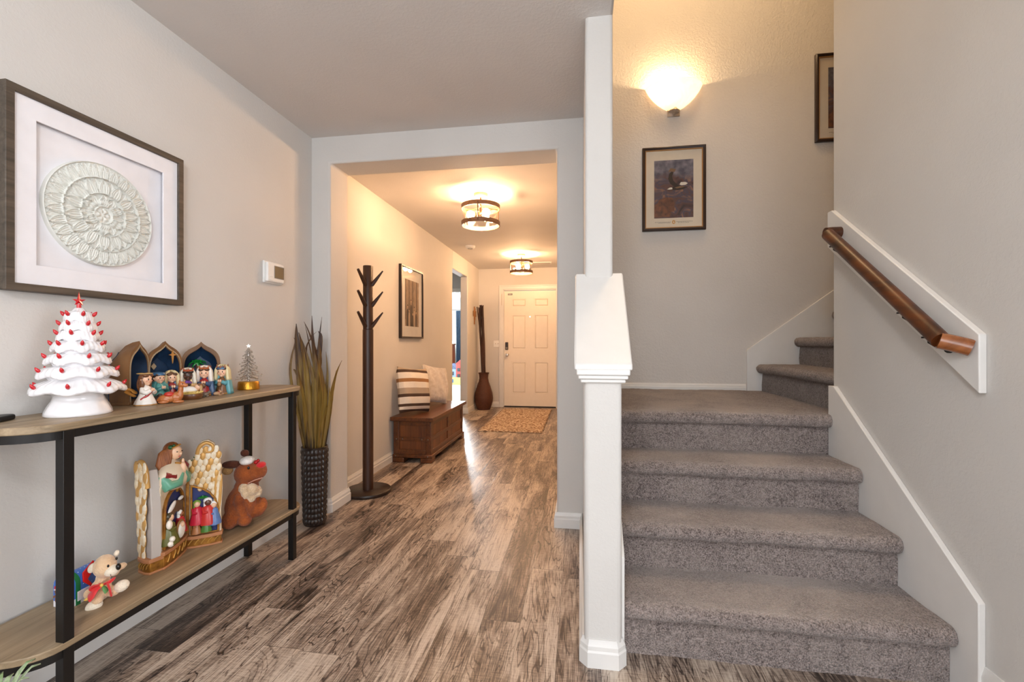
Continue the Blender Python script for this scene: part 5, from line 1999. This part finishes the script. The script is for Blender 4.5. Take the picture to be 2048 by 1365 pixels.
eb(m, 1016, 370, -.056, 11, 9, 13)
m.build('eye', M_eye, pl)
m = MB()
x0, z0 = Q(1010, 500)
x1, z1 = Q(1070, 470)
x2, z2 = Q(1135, 462)
m.tube([(x0, -.056, z0), (x1, -.076, z1), (x2, -.070, z2)], .0022, 6)
m.build('mouth', mat('pink_felt', C(206, 150, 130), .9), pl)

# ------------------------------------------------------------------ teddy bear
q = .000217
QX = .76
M_bear = mat('honey_cream_plush', C(240, 206, 168), .95, col2=C(226, 186, 144), ns=40, bump=.9, bs=200, bd=.005, sheen=.5)
M_bearw = mat('ivory_plush', C(240, 226, 204), .95, bump=.8, bs=200, bd=.004, sheen=.5)
px, py = -1.567, 1.254
tb = thing('teddy_bear', 'small cream teddy bear with red and green bow sitting on the lower shelf', 'teddy bear', (px, py, TZS), face_cam(px, py))


def Q(a, b):
    return ((a - 1100) * q * QX, (985 - b) * q)


m = MB()
eb(m, 1090, 790, .014, 140, 130, 185)
eb(m, 1120, 440, 0, 190, 170, 165)
eb(m, 1090, 610, .005, 110, 100, 90)
eb(m, 1375, 545, .02, 95, 60, 50, -.25)
eb(m, 1270, 610, .02, 90, 70, 56, -.5)
eb(m, 900, 800, -.004, 95, 75, 80, -.5)
eb(m, 985, 720, .0, 80, 75, 110, .5)
eb(m, 1010, 890, -.018, 100, 100, 75, -.3)
eb(m, 1250, 850, -.006, 120, 90, 75, -.2)
m.build('body', M_bear, tb, remesh=.0035, disp=(.006, .0018))
m = MB()
eb(m, 932, 425, .0, 62, 45, 72, .3)
m.build('ear', M_bearw, tb, ang=80)
m = MB()
eb(m, 1300, 310, .012, 44, 36, 48, .3)
m.build('ear', M_bearw, tb, ang=80)
m = MB()
eb(m, 1225, 492, -.026, 125, 100, 82, -.25)
mz = m.build('muzzle', M_bearw, tb, ang=80)
m = MB()
eb(m, 1322, 440, -.038, 44, 44, 50)
m.build('nose', M_eye, mz)
m = MB()
x0, z0 = Q(1205, 510)
x1, z1 = Q(1212, 540)
x2, z2 = Q(1240, 552)
m.tube([(x0, -.0475, z0), (x1, -.0478, z1), (x2, -.046, z2)], .0007, 5)
m.build('mouth_stitch', M_furd, mz)
for a, b in ((1170, 400), (1298, 350)):
    m = MB()
    eb(m, a, b, -.033 if a < 1200 else -.012, 20, 16, 22)
    m.build('eye', M_eye, tb)
for a, b, ra, rb, rot, y in ((965, 965, 135, 88, -.35, -.022), (1375, 790, 130, 84, -.45, -.016)):
    m = MB()
    eb(m, a, b, y, ra, 78, rb, rot)
    m.build('foot', M_bearw, tb, ang=80)
M_rib = mat('red_satin_ribbon', C(222, 40, 44), .35, sheen=.3)
M_ribg = mat('green_ribbon', C(96, 150, 88), .4)
M_riby = mat('yellow_ribbon_edge', C(226, 186, 84), .4)
bw = None
for nm, mt, pts, rad in (('bow_loop', M_rib, [(1070, 650), (960, 630), (905, 655), (960, 680), (1070, 660)], 36), ('bow_loop', M_rib, [(1080, 650), (1180, 620), (1260, 590), (1200, 650), (1090, 660)], 22),
                         ('bow_tail', M_rib, [(1050, 670), (985, 700), (940, 760), (905, 800)], 85), ('bow_tail', M_rib, [(1150, 640), (1185, 720), (1215, 850)], 48),
                         ('bow_tail_green', M_ribg, [(1095, 680), (1130, 740), (1150, 775)], 46)):
    P = []
    for k, (a, b) in enumerate(pts):
        x, z = Q(a, b)
        P.append((x, -.034 - .004 * sin(k), z))
    P = [tuple(p) for p in smooth_path(P, 12)]
    MB().tube(P, [rad * q * (.5 + .5 * min(1, k / 5)) for k in range(13)], 10, squash=.35).build(nm, mt, tb, ang=70)
m = MB()
eb(m, 1075, 655, -.038, 30, 26, 26)
m.build('bow_knot', M_riby, tb, ang=80)
m = MB()
eb(m, 880, 805, -.036, 62, 20, 20, -.15)
m.build('ribbon_edge', M_riby, tb, ang=80)

# ------------------------------------------------------------------ toy mailbox
t = NT('snow_sky_print')
tc = t.n('ShaderNodeTexCoord')
sp = t.n('ShaderNodeSeparateXYZ')
t.l(tc.outputs['Object'], sp.inputs[0])
v = t.n('ShaderNodeTexVoronoi')
v.inputs['Scale'].default_value = 95
t.l(tc.outputs['Object'], v.inputs['Vector'])
nz = t.n('ShaderNodeTexNoise')
nz.inputs['Scale'].default_value = 40
t.l(tc.outputs['Object'], nz.inputs['Vector'])
dots = t.math('LESS_THAN', v.outputs['Distance'], .17)
hill = t.math('LESS_THAN', t.math('ADD', sp.outputs[2], t.math('MULTIPLY', nz.outputs['Fac'], .012)), .028)
col = t.mix(dots, C(66, 112, 196), C(226, 232, 244))
t.l(t.mix(hill, col, C(232, 228, 232)), t.b.inputs['Base Color'])
t.b.inputs['Roughness'].default_value = .3
M_snow = t.m
M_mblue = mat('blue_tin', C(74, 116, 200), .3)
M_mgreen = mat('green_tin_band', C(22, 110, 62), .3)
M_mwhite = mat('white_snow_tin', C(232, 228, 232), .35, col2=C(214, 212, 222), ns=30)
bx = thing('toy_mailbox', 'small blue tin mailbox with snow print and red flag behind the teddy bear', 'toy mailbox', (-1.666, 1.262, TZS), .06)


def dome(w_, h_, n=12):
    return [(-w_, 0), (w_, 0), (w_, h_ - w_)] + [(w_ * cos(pi * k / n), h_ - w_ + w_ * sin(pi * k / n)) for k in range(1, n)] + [(-w_, h_ - w_)]


mb = MB()
mb.prism(dome(.032, .102), -.075, .052, XZ)
sh = mb.build('shell', [M_snow], bx, bev=.002)
mb = MB()
mb.prism(dome(.0335, .1035), .052, .058, XZ)
fr_ = mb.build('front_door', M_snow, bx, bev=.003)
m = MB()
m.prism([(-.016 + .0105 * cos(2 * pi * k / 16), .052 + .0105 * sin(2 * pi * k / 16)) for k in range(16)], .058, .0588, XZ)
m.prism([(-.023, .046), (-.009, .046), (-.007, .022), (-.013, .010), (-.016, .018), (-.019, .010), (-.025, .022)], .058, .0588, XZ)
m.prism([(-.009, .042), (.0, .036), (-.002, .030), (-.010, .036)], .058, .0588, XZ)
m.prism([(-.023, .042), (-.032, .036), (-.030, .030), (-.022, .036)], .058, .0588, XZ)
m.mi = 1
m.prism([(-.027, .059), (-.007, .061), (-.012, .072), (-.026, .070)], .0588, .0592, XZ)
m.mi = 2
m.prism([(-.028, .056), (-.006, .058), (-.006, .062), (-.028, .060)], .0592, .0595, XZ)
m.build('gingerbread_print', [paint(140, 86, 52), paint(206, 36, 50), paint(240, 236, 236)], fr_, smooth=False)
mb = MB()
mb.ring(dome(.0338, .1038), dome(.031, .101), .030, .044, XZ)
mb.build('green_band', M_mgreen, sh)
mb = MB().box(.0322, .0345, -.040, .070, .012, .044)
mb.build('snow_panel', M_mwhite, sh, bev=.001)
mb = MB().prism([(.070, .090), (-.028, .090), (-.030, .068), (.068, .066)], .0325, .034, ((0, 0, 0), (0, 1, 0), (0, 0, 1)))
mb.build('blue_panel', M_mblue, sh)
mb = MB()
fy = ((0, 0, 0), (0, 1, 0), (0, 0, 1))
mb.prism([(.000, .040), (.010, .036), (-.012, .072), (.016, .106), (.006, .126), (-.028, .100), (-.026, .070)], .036, .040, fy)
mb.ball((.038, .004, .040), (.007, .007, .007), 10, 8)
mb.build('flag', mat('red_tin', C(214, 26, 30), .3), bx, bev=.001)

# ------------------------------------------------------------------ small green plant by the near console end
M_pl = mat('soft_green_leaf', C(120, 150, 96), .6, col2=C(196, 206, 176), ns=60)
gp = thing('potted_plant', 'green leafy plant on the floor at the near end of the console', 'plant', (-1.455, .885, 0))
MB().lathe([(0, 0), (.05, 0), (.062, .09), (.066, .092), (.066, .10), (.058, .10), (.056, .085), (0, .085)], 28).build('pot', mat('terracotta_brown', C(120, 80, 60), .7), gp, ang=50)
rs = random.Random(4)
for k in range(16):
    a = 2.39996 * k
    L_ = .07 + .03 * rs.random()
    z1 = .25 + .045 * rs.random()
    rows = []
    for j in range(7):
        s = j / 6
        w_ = .012 * sin(pi * min(1, s * .95 + .05))
        r = L_ * s
        z = .085 + (z1 - .085) * sin(s * 1.7)
        rows.append([(r * cos(a) - w_ * sin(a), r * sin(a) + w_ * cos(a), z), (r * cos(a), r * sin(a), z - .003), (r * cos(a) + w_ * sin(a), r * sin(a) - w_ * cos(a), z)])
    MB().sheet(rows).build('leaf', M_pl, gp, solid=.001, ang=80)

# ------------------------------------------------------------------ bedroom glimpsed through the passage
M_curt = mat('dark_blue_curtain', C(26, 42, 62), .9, col2=C(52, 74, 96), ns=50)
rows = []
for j in range(9):
    z = 2.06 - 1.96 * j / 8
    rows.append([(-3.56 + .30 * i / 40, 12.50 + .03 * sin(i * 1.1 + .2 * j), z) for i in range(41)])
cu = thing('curtain', 'dark blue patterned curtain beside the bright bedroom window', 'curtain', (0, 0, 0))
MB().sheet(rows).build('cloth', M_curt, cu, solid=.004, ang=80)
MB().tube([(-4.8, 12.5, 2.08), (-3.2, 12.5, 2.08)], .012, 10).build('rod', M_black, cu)
dr = thing('dresser', 'dark reddish brown dresser below the bedroom window', 'dresser', (-4.6, 12.05, 0))
MB().box(0, 1.03, 0, .4, .05, 1.06).build('body', wood_mat('red_brown_wood', C(70, 30, 14), C(120, 58, 28), 'Z', .4), dr, bev=.01)
for k in range(3):
    d_ = MB().box(.05, .98, -.02, .0, .1 + .31 * k, .38 + .31 * k).build('drawer', wood_mat('red_brown_drawer', C(84, 38, 18), C(134, 66, 32), 'X', .4), dr, bev=.006)
    for x in (.25, .78):
        MB().ball((x, -.035, .24 + .31 * k), (.018, .018, .018), 10, 8).build('knob', M_bolt, d_)
for x in (.05, .93):
    MB().box(x, x + .05, .02, .07, 0, .05).build('foot', M_chest, dr)
MB().box(-.02, 1.05, -.03, .41, 1.06, 1.10).build('top', M_chest, dr, bev=.006)
ch_ = thing('toy_house', 'colourful toy house with red roof tower standing on the bedroom carpet', 'toy house', (-3.43, 11.5, .006), -.1)
hb = MB().box(-.14, .16, 0, .3, 0, .42).build('blue_wing', paint(132, 150, 176), ch_, bev=.005)
hr_ = MB().box(.16, .5, 0, .3, 0, .55).build('red_wing', paint(206, 66, 60), ch_, bev=.005)
MB().box(-.15, .52, -.02, 0, 0, .2).build('yellow_base', paint(200, 180, 110), ch_, bev=.004)
MB().prism([(-.17, .42), (.19, .42), (.01, .56)], -.31, .01, XZ).build('gable_roof', paint(74, 86, 118), ch_, bev=.004)
MB().prism([(.14, .55), (.52, .55), (.33, .70)], -.31, .01, XZ).build('gable_roof', paint(190, 56, 50), ch_, bev=.004)
for x, z, p_ in ((-.06, .30, hb), (.06, .30, hb), (-.06, .10, hb), (.06, .10, hb), (.24, .40, hr_), (.38, .40, hr_), (.24, .24, hr_), (.38, .1, hr_)):
    MB().box(x - .035, x + .035, -.03, -.018 if z < .2 else .005, z - .045, z + .045).build('window', paint(36, 44, 56) if z > .2 else paint(40, 92, 150), p_)
